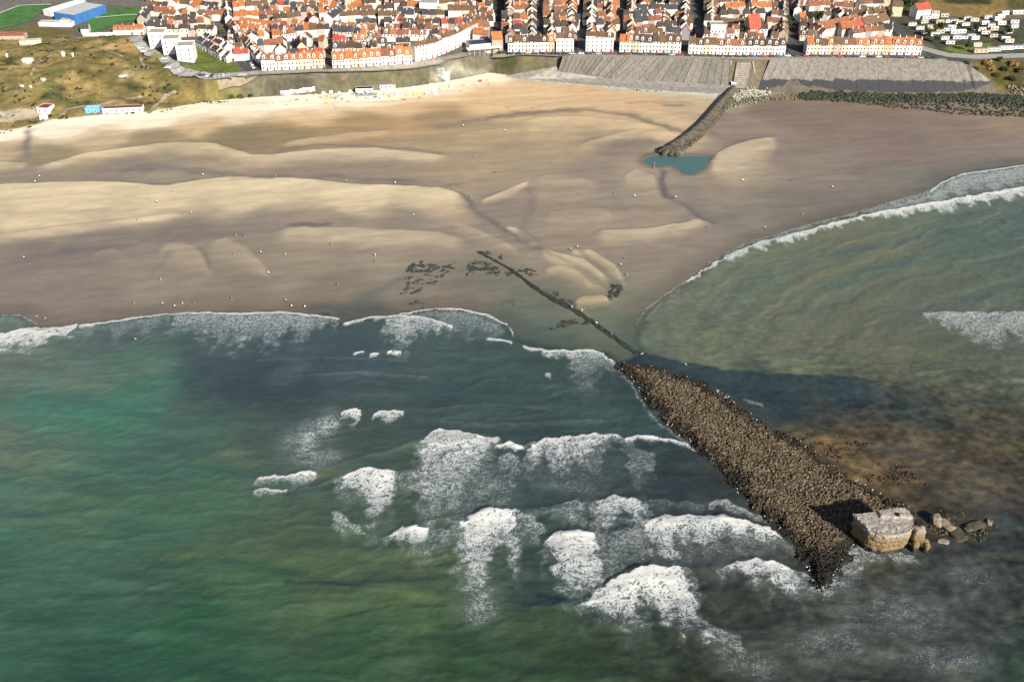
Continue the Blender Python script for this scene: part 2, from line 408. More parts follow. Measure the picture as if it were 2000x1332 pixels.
# waves and foam
foam = np.zeros(len(sx)); sz = np.zeros(len(sx)); hard = np.zeros(len(sx))
BREAK = [
 # unbroken crests that join the broken ones
 ([(380,948),(440,940),(500,935)], [10,12,8], .12,.0,.5,0), ([(562,958),(620,950),(666,934)], [8,14,8], .22,.1,.8,0), ([(622,922),(700,896),(770,880),(830,858)], [10,16,16,12], .2,.05,.7,0),
 ([(776,921),(800,921),(812,918)], [20,26,20], .3,.15,.8,0), ([(1012,998),(1050,996),(1100,984),(1160,977)], [24,34,34,24], .34,.25,.9,0), ([(1252,978),(1310,980),(1380,985)], [16,22,16], .3,.2,.7,0),
 ([(1165,1042),(1210,1040),(1256,1023)], [30,40,30], .36,.28,.9,0), ([(1335,1106),(1375,1116),(1415,1107)], [20,26,20], .2,.12,1.0,0), ([(838,1032),(870,1036),(905,1018)], [20,26,20], .34,.25,.8,0),
 ([(1010,1190),(1070,1190),(1136,1175)], [12,14,8], .14,.05,1.0,0), ([(940,860),(968,868)], [10,10], .5,.3,.6,0), ([(1024,872),(1050,864)], [16,20], .5,.3,.7,0),
 ([(560,1140),(700,1148),(800,1142),(880,1124)], [8,10,10,8], .06,.0,.7,0), ([(250,1105),(400,1100),(520,1112)], [8,10,8], .05,.0,.5,0), ([(80,1010),(220,995),(380,1000)], [8,10,8], .04,.0,.45,0),
 ([(600,1230),(760,1190),(920,1190)], [8,10,8], .05,.0,.6,0), ([(100,1180),(300,1165),(480,1180)], [8,10,8], .04,.0,.45,0), ([(500,705),(640,698),(800,704)], [5,5,5], .2,.1,.3,0), ([(560,735),(700,728),(840,738)], [5,6,5], .22,.1,.3,0), ([(840,800),(950,790),(1080,800)], [5,6,5], .18,.1,.3,0),
 ([(860,820),(960,830),(1060,826),(1180,818)], [6,8,8,6], .22,.1,.4,0),
 # crest points, trail lengths (px), density at crest, density at the end, height, skew
 ([(665,806),(685,799),(706,803)], [18,26,18], .95,.5,.4,0),
 ([(728,806),(745,802),(790,803)], [18,24,20], .95,.5,.4,0),
 ([(498,938),(530,931),(572,928),(600,922),(622,922)], [10,26,30,30,14], .95,.05,.9,0),
 ([(495,962),(520,956),(562,958)], [8,24,14], 1,.2,.6,0),
 ([(666,936),(690,923),(730,920),(776,921)], [14,36,120,105], 1.0,.55,1.1,.03),
 ([(826,862),(842,842),(860,838),(900,845),(935,852),(976,860)], [70,80,80,60,35,8], .95,.55,1.0,-.1),
 ([(806,920),(850,902),(900,884),(942,864)], [70,125,125,60], .70,.38,.8,0),
 ([(966,874),(995,867),(1026,872)], [10,14,10], 1.0,.6,.7,0),
 ([(975,890),(995,886),(1015,890)], [60,110,60], .5,.35,.2,-.05),
 ([(1030,888),(1050,864),(1090,858),(1140,852),(1180,848),(1216,852)], [40,60,55,40,14,8], .85,.4,.9,0),
 ([(1216,856),(1250,850),(1300,858),(1340,866),(1364,880)], [8,10,12,12,8], .95,.4,.6,0),
 ([(1225,890),(1250,880),(1280,885)], [30,90,30], .38,.3,.1,-.1),
 ([(645,998),(670,1005),(712,1040)], [20,42,10], .6,.4,.1,.3),
 ([(760,1046),(785,1032),(838,1032)], [16,42,26], 1.0,.6,.9,0),
 ([(835,1036),(860,1034),(880,1040)], [30,46,20], .5,.3,.3,0),
 ([(900,1030),(915,1010),(960,998),(1012,998)], [80,150,165,120], 1.0,.5,1.3,0),
 ([(1010,1000),(1040,1010),(1065,1030)], [70,60,30], .55,.35,.5,0),
 ([(1160,978),(1200,973),(1252,978)], [34,58,42], .8,.5,.8,0),
 ([(1095,984),(1115,979),(1142,982)], [30,48,34], .5,.3,.4,0),
 ([(1254,1024),(1290,1012),(1350,1010),(1420,1015),(1480,1028),(1525,1046)], [10,80,95,50,34,18], .98,.42,1.1,.02),
 ([(1254,1025),(1290,1013),(1350,1011),(1420,1016),(1480,1029),(1525,1047)], [6,16,18,22,20,10], 1.0,.8,.3,0),
 ([(1066,1062),(1080,1044),(1120,1040),(1165,1042)], [60,128,135,85], 1.0,.55,1.1,.03),
 ([(1160,1044),(1210,1042),(1262,1034)], [90,70,50], .45,.34,.6,.1),
 ([(1134,1176),(1180,1152),(1230,1122),(1280,1107),(1335,1106)], [6,32,85,125,110], 1.0,.62,1.5,.22),
 ([(1335,1190),(1380,1215),(1450,1250)], [80,80,50], .5,.3,.1,.3),
 ([(1413,1108),(1450,1098),(1500,1098),(1552,1112)], [16,40,66,60], .95,.5,.9,.12),
 ([(1540,1112),(1580,1120),(1640,1140)], [40,50,24], .55,.4,.2,0),
 ([(1600,1100),(1650,1068),(1700,1072),(1790,1086)], [44,56,30,14], .55,.36,.1,0),
 ([(1380,985),(1420,980),(1500,1015)], [20,24,20], .6,.35,.4,0),
 # left shoreline
 ([(-60,664),(0,655),(60,642),(100,640),(155,634)], [20,24,26,30,30], 1.0,.7,.8,0),
 ([(150,636),(200,630),(300,615),(380,610),(450,612),(560,609),(668,622)], [10,7,5,6,7,8,6], .95,.5,.5,0),
 ([(150,640),(230,628),(340,616)], [24,30,30], .40,.28,.0,0),
 ([(-40,618),(20,618),(70,636)], [20,18,6], .34,.3,.0,0),
 ([(340,616),(400,614),(470,616),(560,614),(664,624)], [26,34,46,50,20], .58,.36,.1,0),
 ([(668,632),(720,620),(780,615),(830,622),(886,638)], [6,8,8,8,5], 1.0,.5,.5,0),
 ([(750,620),(790,618),(830,624),(866,638)], [44,60,56,8], .74,.4,.1,0),
 ([(775,613),(850,603),(900,603),(950,614),(992,634),(1008,658)], [4,5,5,6,8,8], .9,.4,.2,0),
 ([(790,614),(860,607),(920,612),(985,634)], [20,34,34,30], .48,.3,.0,0),
 ([(0,614),(40,616),(78,634)], [3,3,4], .7,.4,.1,0),
 ([(950,660),(975,664),(1002,668)], [5,6,5], .95,.4,.3,0),
 ([(1018,674),(1060,684),(1110,686),(1150,683),(1175,690),(1202,708)], [8,12,14,18,22,14], .9,.45,.4,0),
 ([(1110,690),(1150,686),(1200,706)], [36,50,30], .5,.3,.1,0),
 ([(690,690),(712,687)], [5,5], .9,.5,.2,0), ([(722,692),(740,690)], [6,6], .9,.5,.2,0), ([(756,689),(784,687)], [8,8], 1,.6,.2,0),
 ([(1064,729),(1076,729)], [10,10], .8,.4,.2,0), ([(1450,780),(1490,788)], [8,8], .5,.3,.1,0),
 # lagoon breaker
 ([(2030,360),(2000,366),(1900,384),(1800,401),(1700,419),(1640,434),(1560,456),(1480,474),(1420,500),(1370,530),(1338,550)], [22,22,19,15,12,12,16,18,11,8,5], 1.0,.65,.7,0),
 ([(2030,318),(1950,330),(1880,340),(1840,356),(1815,376)], [5,5,5,5,5], .85,.35,.1,0),
 ([(2030,324),(1950,334),(1880,344),(1830,366),(1700,405),(1640,424)], [40,42,38,26,14,8], .64,.46,.0,0),
 ([(1640,420),(1560,444),(1480,462),(1420,486),(1380,512)], [14,20,22,14,10], .62,.4,.0,0),
 ([(1345,545),(1300,574),(1262,602),(1238,640)], [5,6,6,6], .7,.4,.1,0),
 ([(1330,560),(1290,590),(1255,630)], [8,8,8], .36,.3,.0,0),
 ([(1800,612),(1850,610),(1920,612),(2030,606)], [30,48,56,52], .62,.42,.2,0),
 ([(1650,405),(1700,392),(1760,378)], [3,3,3], .45,.3,.0,0), ([(1520,428),(1580,412)], [3,3], .45,.3,.0,0), ([(1362,486),(1400,466),(1450,456)], [4,4,3], .5,.3,.0,0),
 # crests running up the rock spine
 ([(1200,712),(1230,742),(1262,790)], [14,16,14], .5,.35,.1,0),
 ([(1262,800),(1290,828),(1345,862)], [10,12,12], .5,.3,.1,0),
]
VEILS = []
for pts, tr, d0, d1, hh, sk in BREAK:
    if max(tr) > 40 and d0 > .6 and pts[0][1] > 800:
        a0, a1 = pts[0], pts[-1]
        VEILS.append(([(a0[0]-16, a0[1]+12)]+pts+[(a1[0]+20, a1[1]+8)], [tr[0]*1.1+14]+[min(l*1.55, l*.6+70)+10 for l in tr]+[tr[-1]*1.1+14], .46, .26, 0.0, sk+.03))
for pts, tr, d0, d1, hh, sk in BREAK+VEILS:
    if max(tr) > 24 and d0 > .4: tr = [l*(1.2 if l < 90 else .92) for l in tr]
    xs_ = [P(*p) for p in pts]
    x0, x1 = min(q[0] for q in xs_)-25, max(q[0] for q in xs_)+25
    y1 = max(q[1] for q in xs_)+15; y0 = min(P(p[0], p[1]+l)[1] for p, l in zip(pts, tr))-15
    k = (sx > x0) & (sx < x1) & (sy > y0) & (sy < y1)
    if not k.any(): continue
    X = sx[k]; Y = sy[k]
    big = min(1.0, max(tr)/40.0)
    wob = 1.3*fbm(X/5.0, Y/40.0, 71, 3)*min(1.0, max(tr)/30.0+0.15)
    yc0 = max(q[1] for q in xs_)
    xw = big*2.6*fbm(X/4.5, Y/4.5, 75, 4)*smooth(0, 12, yc0-Y+2)
    d, t, fr, en = crest_field(X+xw, Y+wob, pts, tr, front=0.9, skew=sk, vary=1.0, endw=(.10, 2.2))
    body = (d0+(d1-d0)*np.clip(t, 0, 1)**0.7)*smooth(1.15, 0.5, t+0.30*fbm(X/5, Y/5, 73, 3))
    front_edge = smooth(0.0, 1.0, fr)*en
    f = np.where(d < 0, d0*front_edge, body*np.minimum(1, en*1.6))
    lip = np.exp(-(np.maximum(d, 0)/1.4)**2)*(d0 > .8)*en
    foam[k] = np.maximum(foam[k], np.clip(f+0.25*lip*(d > -.5), 0, 1.15))
    wxs = [q[0] for q in xs_]; sp_ = max(wxs)-min(wxs); ee = min(.45*sp_, 14.0)
    en_s = smooth(min(wxs)-1, min(wxs)+ee, X)*smooth(max(wxs)+1, max(wxs)-ee, X)
    bumpz = np.where(d < 0, np.exp(-(d/2.2)**2), np.exp(-(d/9.0)**2))*en_s*hh
    sz[k] = np.maximum(sz[k], bumpz)
# loose drifting patches without a crest
for px, py, rx, ry, de in [(600,862,34,52,.5),(640,830,30,34,.55),(625,895,50,26,.42),(1560,1150,40,24,.4),(1480,1300,60,40,.32),(1420,1280,40,40,.36),
      (1640,1130,40,30,.42),(1900,1130,70,40,.28),(1750,1200,150,70,.28),(1850,1290,130,50,.27),(1620,1260,110,60,.30),(940,1180,50,50,.42),(1900,960,100,70,.16),(1800,900,120,50,.12),(1690,1085,60,16,.42),
      (560,868,22,36,.36),(950,960,70,90,.36),(1120,930,90,50,.28),(1230,1070,80,40,.34),(1450,1090,60,40,.32),(880,960,50,60,.36),(1330,1080,70,40,.3)]:
    cx, cy = P(px, py); ax = P(px+rx, py)[0]-cx; ay = cy-P(px, py+ry)[1]
    q = ((sx-cx)/ax)**2+((sy-cy)/ay)**2
    k = q < 6
    foam[k] = np.maximum(foam[k], de*np.exp(-q[k]**1.3)*(1.0+0.3*fbm(sx[k]/7, sy[k]/7, 77, 2)))
def tro(ph): return 2.0*(0.5+0.5*np.sin(ph))**2.2-0.75          # peaked crests, flat troughs
wl = fbm(sx/55, sy/40, 81, 3)
swL = tro((sy+0.10*sx+9*wl)*2*math.pi/21.0)*(0.30+0.22*fbm(sx/30, sy/18, 82, 2))
swS = tro((sy-0.16*sx+6*fbm(sx/24, sy/20, 83, 3))*2*math.pi/8.6)*(0.10+0.10*fbm(sx/18, sy/12, 86, 2))
bay = -ssd+5*fbm(sx/34, sy/26, 87, 3)
swB = tro(bay*2*math.pi/15.0+0.02*sx)*(0.17+0.14*fbm(al_/45, ac_/14, 88, 2))+tro(bay*2*math.pi/6.1)*(0.05+0.06*fbm(sx/14, sy/10, 89, 2))
inbay = smooth(15, 70, sx)*smooth(335, 395, sy)
chop = 0.13*fbm(sx/5.2, sy/3.0, 85, 3)+0.05*fbm(sx/1.9, sy/1.4, 84, 2)
calm = 1-.3*smooth(0, -90, sx)
swell = (1-inbay)*(swL+swS)*calm+inbay*swB*.8+chop*(.55+.45*calm)*(1-.4*inbay)
off = smooth(0, -26, ssd)
sz = (sz+swell*off)*smooth(-0.5, -6, ssd)+0.03
salpha = smooth(0.8, -5.5, ssd)
salpha = np.maximum(salpha, np.clip(foam*1.2, 0, 1)*smooth(3, 0, ssd))
sme = np_mesh('sea', np.c_[sx, sy, sz], sf)
g_ = scol.mean(1, keepdims=True); lf = smooth(40, -60, sx)[:, None]; scol = g_+(scol-g_)*(0.84-.10*lf); scol = scol*0.95+np.array((88, 100, 93.))*0.05+1.0+6.0*lf
sal = np.clip(lin(scol)/1.62-0.005, 0.004, 0.8)
set_col(sme, 'Col', sal); set_f(sme, 'foam', foam); set_f(sme, 'cover', salpha)

def sea_material():
    m, nt, b = newmat('sea_water')
    c = attr(nt, 'Col').outputs['Color']; fo = attr(nt, 'foam').outputs['Fac']; al = attr(nt, 'cover').outputs['Fac']
    v = pos(nt)
    vst = pos(nt, (0.5, 1.0, 1.0), (0, 0, 0.35))
    n1 = noise(nt, vst, 0.55, 5, 0.62, 0.6)
    c = mixc(nt, 1.0, c, mixc(nt, n1, (.88, .885, .89), (1.12, 1.115, 1.11)), 'MULTIPLY')
    # lacy foam: veins and blots
    nA = noise(nt, v, 0.46, 3, 0.6, 1.3)
    rid = mathn(nt, 'SUBTRACT', 1.0, mathn(nt, 'MULTIPLY', mathn(nt, 'ABSOLUTE', mathn(nt, 'SUBTRACT', nA, 0.5)), 5.0), True)
    nB = noise(nt, v, 0.8, 3, 0.55, 0.8)
    pat = mathn(nt, 'ADD', mathn(nt, 'MULTIPLY', rid, 0.55), mathn(nt, 'MULTIPLY', nB, 0.55))
    thr = mathn(nt, 'SUBTRACT', 0.99, mathn(nt, 'MULTIPLY', fo, 0.54))
    fm = sstep(nt, pat, mathn(nt, 'SUBTRACT', thr, 0.17), mathn(nt, 'ADD', thr, 0.18))
    fm = mathn(nt, 'MULTIPLY', fm, sstep(nt, fo, 0.06, 0.30))
    fm = mathn(nt, 'MULTIPLY', fm, sstep(nt, fo, -0.25, 0.85))
    veil = mathn(nt, 'MULTIPLY', fo, 0.24)
    c = mixc(nt, veil, c, (0.36, 0.40, 0.41))
    c = mixc(nt, fm, c, mixc(nt, sstep(nt, fo, .55, 1.1), (0.33, 0.36, 0.37), (0.47, 0.47, 0.455)))
    nt.links.new(c, b.inputs['Base Color'])
    nt.links.new(mathn(nt, 'ADD', mathn(nt, 'MULTIPLY', fm, 0.6), 0.22), b.inputs['Roughness'])
    b.inputs['IOR'].default_value = 1.33; b.inputs['Specular IOR Level'].default_value = 0.5
    nt.links.new(al, b.inputs['Alpha'])
    n2 = noise(nt, pos(nt, (0.5, 1.0, 1.0), (0, 0, 0.15)), 0.9, 4, 0.6)
    n4 = noise(nt, pos(nt, (0.6, 1.0, 1.0), (0, 0, -0.2)), 2.4, 3, 0.6)
    h = mathn(nt, 'ADD', mathn(nt, 'ADD', mathn(nt, 'MULTIPLY', n2, 0.5), mathn(nt, 'MULTIPLY', n4, 0.14)), mathn(nt, 'MULTIPLY', fm, 0.28))
    bump(nt, b, h, 0.58, 0.6)
    return m
M_SEA = sea_material()
link('sea', sme, M_SEA, kind='structure')
# open water all round, for any other viewpoint
ox = [-3000, -345, 345, 3000]; oy = [-2500, 150, 700]
V = [(x, y, -0.9) for y in oy for x in ox]; F = [(j*4+i, j*4+i+1, j*4+i+5, j*4+i+4) for j in range(2) for i in range(3)]
ome = np_mesh('open_water', V, F); set_col(ome, 'Col', np.tile(alb(54, 82, 70, 1.62), (12, 1))); set_f(ome, 'foam', np.zeros(12)); set_f(ome, 'cover', np.ones(12))
link('sea', ome, M_SEA, kind='structure')

# ---- beach
xb = np.arange(-470, 470.1, 0.95)
yb = np.arange(322, 760, 0.85)
bx, by, bf = grid(xb, yb, lambda X, Y: view_keep(X, Y, 45) & (Y < yfoot(X)+3.5) & (sdf(X, Y, SEA_POLY) > -22))
bsd = sdf(bx, by, SEA_POLY)
bz = beach_base(bsd)
SAND = [
 (-80,258,(246,226,198)),(30,262,(248,230,204)),(150,248,(250,230,204)),(300,236,(250,228,198)),(450,218,(248,222,188)),(600,202,(246,218,182)),(700,194,(244,214,176)),(800,186,(240,208,168)),(900,172,(238,206,166)),(960,155,(236,206,168)),
 (30,290,(190,166,132)),(200,272,(196,170,134)),(400,246,(208,176,134)),(600,228,(212,178,134)),(800,208,(214,178,134)),(950,190,(222,186,140)),(1050,172,(224,188,142)),(1150,182,(216,178,134)),(1250,200,(214,176,136)),(1330,205,(196,170,136)),(1380,210,(196,172,140)),
 (100,310,(158,142,108)),(300,275,(158,140,106)),(450,272,(150,134,96)),(560,268,(160,138,98)),(700,245,(176,146,106)),(850,232,(172,142,104)),(480,288,(150,132,100)),
 (60,342,(158,142,124)),(250,335,(152,136,120)),(330,335,(158,144,122)),(450,325,(172,152,128)),(600,335,(156,138,120)),(750,335,(160,142,122)),(880,330,(170,150,124)),
 (950,280,(178,156,122)),(1000,300,(172,152,124)),(900,290,(174,152,120)),(1100,290,(174,154,122)),(1150,330,(158,142,124)),(1050,335,(166,148,126)),(1200,290,(150,134,116)),
 (100,430,(196,176,146)),(300,405,(198,178,148)),(500,390,(200,180,148)),(700,395,(194,174,144)),(850,400,(180,160,134)),
 (60,495,(138,124,114)),(200,480,(140,126,116)),(350,455,(142,128,116)),(500,435,(148,134,120)),(650,430,(150,136,120)),(800,430,(152,138,122)),
 (100,560,(144,130,116)),(300,540,(148,135,118)),(450,500,(150,137,120)),(600,520,(152,138,120)),(750,490,(158,144,126)),(850,480,(152,138,122)),(200,590,(140,126,114)),(450,590,(140,128,112)),(650,575,(136,124,108)),(700,600,(112,112,104)),
 (800,560,(138,130,114)),(850,590,(140,126,112)),(950,560,(128,124,108)),(1000,540,(134,126,108)),(1020,600,(116,120,106)),(1080,640,(100,114,104)),(940,590,(138,124,112)),(1120,600,(128,124,106)),(1180,660,(112,120,104)),(1150,560,(150,138,116)),
 (1000,620,(108,118,105)),(1060,655,(96,114,104)),(1140,650,(104,118,103)),(960,605,(118,120,106)),(1195,625,(116,124,104)),(1080,605,(114,120,104)),(1030,570,(122,122,106)),(980,640,(104,114,106)),(1210,680,(104,118,102)),
 (980,420,(148,134,120)),(1100,420,(160,144,126)),(1200,400,(156,141,124)),(1250,340,(164,148,128)),(1200,470,(152,138,122)),(1100,470,(156,141,122)),(1060,510,(152,138,120)),(1250,500,(146,132,118)),(1220,580,(134,130,112)),(1300,520,(144,134,118)),(1330,440,(150,136,122)),(1280,430,(160,144,126)),
 (1400,370,(158,142,124)),(1450,320,(164,148,128)),(1380,400,(142,130,118)),(1450,420,(138,130,118)),(1430,240,(150,132,116)),(1500,215,(138,120,104)),(1500,290,(144,128,114)),(1600,240,(140,122,108)),(1600,330,(146,130,116)),(1700,215,(140,120,104)),(1750,290,(138,120,108)),(1850,240,(146,126,110)),(1900,300,(142,126,112)),(1980,250,(154,132,112)),(1980,290,(144,128,114)),(1700,370,(134,124,112)),(1560,410,(132,124,112)),(1640,395,(130,122,112)),(1800,350,(130,124,114)),(1940,318,(126,124,116)),
 (1300,250,(206,178,142)),(1060,152,(190,180,164)),(1300,176,(196,188,174)),(1200,165,(194,186,172)),(1400,186,(200,192,178))]
bwx = bx+7*fbm(bx/40, by/22, 111, 4); bwy = by+6*fbm(bx/40, by/22, 121, 4)
bcol = idw(bwx, bwy, SAND, z=1.6, power=2.1)
def sandpx(py): return 1.8 if py < 420 else 1.0
BARS = [
 ([(-60,250),(60,245),(110,235),(200,226),(290,221),(400,203),(470,194),(620,186),(720,180),(800,172),(870,162),(955,148),(1010,154)], [50,52,54,54,52,54,56,58,54,48,42,34,10], 1.0, .0, (254,236,210)),
   # landward edge, fade lengths (px), strength, lift
 ([(64,329),(110,320),(160,306),(240,294),(300,286),(360,282),(420,285),(460,297),(490,306),(520,308),(600,299),(680,294),(740,295),(800,301),(880,309)], [14,18,22,26,28,28,28,24,24,28,32,32,28,22,10], .85, .55, (214,194,160)),
 ([(-60,322),(20,322),(60,324)], [16,16,10], .7, .35, (206,188,152)),
 ([(540,291),(570,281),(610,274),(680,266),(770,260)], [6,14,16,14,8], .6, .35, (208,186,146)),
 ([(-80,368),(0,365),(100,361),(180,360),(240,361),(300,367),(330,367),(360,361),(400,355),(440,352),(480,350),(520,350),(600,354),(680,363),(760,366),(820,367),(870,371),(900,381),(914,398)], [110,110,104,100,90,74,70,72,76,78,78,76,74,66,60,56,52,40,14], .95, .8, (216,196,160)),
 ([(-60,470),(0,464),(100,450),(200,440),(300,427),(360,420)], [18,20,20,18,16,10], .55, .3, (206,188,156)),
 ([(310,482),(345,478),(385,490),(420,540)], [24,50,50,8], .75, .2, (176,160,136)),
 ([(405,478),(440,472),(480,490),(530,540)], [20,50,44,8], .78, .2, (178,162,138)),
 ([(180,498),(215,490),(250,500)], [18,26,16], .3, .15, (168,150,128)),
 ([(525,460),(560,451),(620,450),(700,452),(780,454),(860,460),(920,478)], [16,40,48,46,40,34,14], .8, .4, (192,174,147)),
 ([(880,437),(930,452),(990,480),(1020,500)], [20,28,24,8], .85, .2, (176,158,134)),
 ([(935,397),(975,380),(1010,366),(1035,356)], [8,18,16,5], .85, .4, (204,184,152)),
 ([(985,447),(1010,450),(1046,474)], [22,32,8], .95, .45, (194,176,148)),
 ([(1008,245),(1050,236),(1120,232),(1190,237),(1260,244),(1312,255),(1345,267)], [40,44,44,40,28,16,6], .75, .5, (212,186,144)),
 ([(1120,293),(1150,281),(1190,269),(1242,259),(1300,263),(1335,272)], [10,16,18,18,16,6], .6, .35, (204,180,142)),
 ([(880,268),(920,262),(980,256),(1020,252)], [20,26,26,20], .4, .2, (192,168,130)),
 ([(1150,462),(1172,455),(1250,450),(1320,440),(1385,424)], [16,32,36,28,8], .95, .5, (192,174,148)),
 ([(1375,330),(1402,300),(1426,289),(1462,277),(1520,270)], [34,74,76,60,14], .9, .5, (196,178,150)),
 ([(1050,486),(1085,497),(1140,510),(1190,548)], [20,30,36,8], .95, .5, (194,176,146)),
 ([(1110,492),(1150,490),(1200,520),(1225,556)], [10,26,32,8], .9, .4, (190,172,144)),
 ([(1060,425),(1100,415),(1160,412),(1200,420)], [16,30,30,14], .5, .25, (180,163,140)),
 ([(1040,350),(1090,345),(1140,352),(1170,365)], [14,34,34,12], .45, .25, (184,166,140)),
 ([(1215,350),(1240,335),(1275,345),(1288,370)], [18,50,50,12], .6, .3, (190,172,146)),
 ([(1300,455),(1340,438),(1390,430)], [14,24,10], .4, .2, (172,156,136)),
 ([(1060,530),(1090,522),(1130,535),(1160,560)], [10,20,22,8], .7, .3, (186,168,140)),
 ([(1120,592),(1140,580),(1175,578),(1195,586)], [14,34,26,6], .9, .25, (188,166,132)),
 ([(1135,552),(1170,560),(1200,580)], [10,14,6], .4, .2, (180,160,130)),
 ([(1020,225),(1080,205),(1200,200),(1290,222),(1330,240)], [6,10,12,12,6], .3, .2, (214,180,138)),
]
for pts, fade, st, lift, c in BARS:
    zz = sandpx(pts[0][1])
    W = [P(a, b, zz) for a, b in pts]
    x0, x1 = min(w[0] for w in W)-20, max(w[0] for w in W)+20
    y1 = max(w[1] for w in W)+20; y0 = min(P(p[0], p[1]+l, zz)[1] for p, l in zip(pts, fade))-10
    k = (bx > x0) & (bx < x1) & (by > y0) & (by < y1)
    X = bx[k]; Y = by[k]+1.1*fbm(bx[k]/16, by[k]/30, 131, 3)
    d, t, fr, en = crest_field(X, Y, pts, fade, front=2.6 if st > .84 else 4.5, z=zz, endw=(.16, 14.0))
    w = np.where(d < 0, smooth(0, 1, fr), 1-smooth(0.08, 1.05, t+0.12*fbm(X/18, Y/9, 133, 3)))
    e2 = np.clip(en*1.2, 0, 1)
    a = (st*w*e2)[:, None]
    bcol[k] += a*(np.asarray(c, float)*(1+0.03*fbm(X/25, Y/8, 135, 3))[:, None]-bcol[k])
    bz[k] += lift*w*e2
CHAN = [
 ([(858,252),(930,238),(1015,226),(1090,219),(1155,218),(1225,226),(1277,242),(1330,262)], 3.4, (142,124,104), .8, -.15),
 ([(240,336),(320,328),(400,338),(480,346),(560,344),(640,346),(720,352),(800,358),(880,362)], 3.6, (128,116,108), .7, -.15),
 ([(500,347),(600,351),(680,360),(780,364),(860,367),(898,377),(912,392),(920,404),(945,424),(982,448),(1030,478),(1050,486)], 1.7, (116,106,102), .65, -.2),
 ([(240,357),(320,363),(362,356),(440,348)], 1.5, (130,116,106), .6, -.15),
 ([(-40,352),(60,350),(200,346)], 4.0, (150,132,118), .5, -.1),
 ([(1032,374),(1037,402),(1024,437),(1018,455),(1050,482)], 2.6, (138,124,114), .6, -.15),
 ([(1045,484),(1100,510),(1160,540),(1200,575)], 1.4, (134,122,110), .5, -.1),
 ([(1120,480),(1160,515),(1205,548)], 1.2, (132,120,108), .5, -.1),
 ([(1296,335),(1289,352),(1292,368),(1304,382),(1330,396),(1368,421),(1392,432)], 1.9, (112,106,104), .85, -.25),
 ([(1330,396),(1390,420),(1440,432)], 4.0, (132,122,112), .5, -.1),
 ([(57,258),(55,272),(52,290),(50,308)], 2.0, (140,124,116), .8, -.3), ([(52,290),(46,312)], 5.5, (140,128,114), .5, -.2),
 ([(1175,300),(1210,282),(1265,275)], 4.0, (140,124,112), .65, -.15), ([(1180,330),(1190,360),(1205,400)], 4.0, (146,132,120), .5, -.1),
 ([(1440,276),(1400,268),(1380,258)], 3.0, (134,118,106), .5, -.1), ([(1418,286),(1450,275),(1500,267)], 2.2, (132,118,106), .6, -.1),
 ([(1298,209),(1330,208)], 1.7, (112,104,106), .85, -.1), ([(1230,205),(1300,202),(1350,204)], 2.4, (156,132,106), .5, -.1),
 ([(120,492),(200,486),(300,474),(400,466),(470,458)], 3.0, (126,116,112), .6, -.1), ([(575,441),(640,442)], 2.2, (118,108,106), .7, -.1),
 ([(390,485),(400,502),(412,525)], 1.0, (124,112,104), .6, -.1), ([(330,492),(320,510),(300,530)], 1.5, (134,120,114), .5, -.1), ([(10,520),(60,505),(140,492)], 3.0, (126,116,112), .5, -.1),
 ([(560,310),(660,306),(770,306),(860,314)], 1.6, (140,124,110), .0, 0),
 ([(540,296),(620,286),(720,288),(800,294),(856,302)], 1.7, (134,118,106), .65, -.1),
 ([(350,278),(420,280),(470,296),(510,303)], 2.6, (146,128,96), .5, -.1),
 ([(735,585),(750,560),(775,545),(800,540)], 1.7, (118,116,108), .6, 0), ([(620,596),(700,600),(760,604)], 3.5, (104,106,102), .55, 0),
 ([(1240,520),(1280,480),(1340,455)], 4.0, (146,130,118), .4, 0), ([(1195,570),(1210,550),(1230,545)], 3.0, (122,120,108), .5, 0),
 ([(950,452),(1010,468),(1060,478)], 1.5, (140,126,114), .4, 0),
]
for pts, w, c, s, dz in CHAN:
    if s <= 0: continue
    zz = sandpx(pts[0][1]); W = [P(a, b, zz) for a, b in pts]; m = 4*w
    k = (bx > min(q[0] for q in W)-m) & (bx < max(q[0] for q in W)+m) & (by > min(q[1] for q in W)-m) & (by < max(q[1] for q in W)+m)
    X = bx[k]; Y = by[k]
    w2 = w*1.2+0.5*fbm(X/30, Y/18, 145, 2)*w
    d = seg_dist(X+0.8*w*fbm(X/12, Y/12, 141, 3), Y+0.8*w*fbm(X/12, Y/12, 143, 3), W)
    e = np.exp(-(d/w2)**2); a = np.clip(1.15*s*e*(0.85+0.35*fbm(X/22, Y/14, 147, 2)), 0, 1)[:, None]
    bcol[k] += a*(np.asarray(c, float)-bcol[k]); bz[k] += dz*e
# damp edge along the water, green film where the flats are still awash
damp = smooth(16, 0, bsd+3*fbm(bx/14, by/14, 151, 3))
bcol *= (1-0.13*damp)[:, None]
bcol *= (1+0.025*fbm(bx/60, by/14, 161, 4)+0.02*fbm(bx/8, by/5, 163, 3))[:, None]
POOLP = [P(a, b, 1.7) for a, b in [(1256,314),(1270,306),(1300,300),(1340,306),(1386,306),(1384,318),(1372,330),(1350,339),(1335,338),(1322,328),(1305,322),(1290,326),(1272,326),(1258,320)]]
kp = (np.abs(bx-112) < 60) & (np.abs(by-560) < 60)
bz[kp] -= .7*smooth(1.0, -2.5, sdf(bx[kp]+.8*fbm(bx[kp]/3, by[kp]/3, 177, 3), by[kp]+.8*fbm(bx[kp]/3, by[kp]/3, 178, 3), POOLP))
bcol[kp] *= (1-0.22*smooth(6.5, 0, sdf(bx[kp]+1.2*fbm(bx[kp]/6, by[kp]/6, 171, 3), by[kp], POOLP)))[:, None]
bcol *= (1+0.035*fbm((bx*.97+by*.25)/30, (by*.97-bx*.25)/4.5, 173, 4))[:, None]
far_ = smooth(360, 480, by); pv = 168-14*(1-far_)
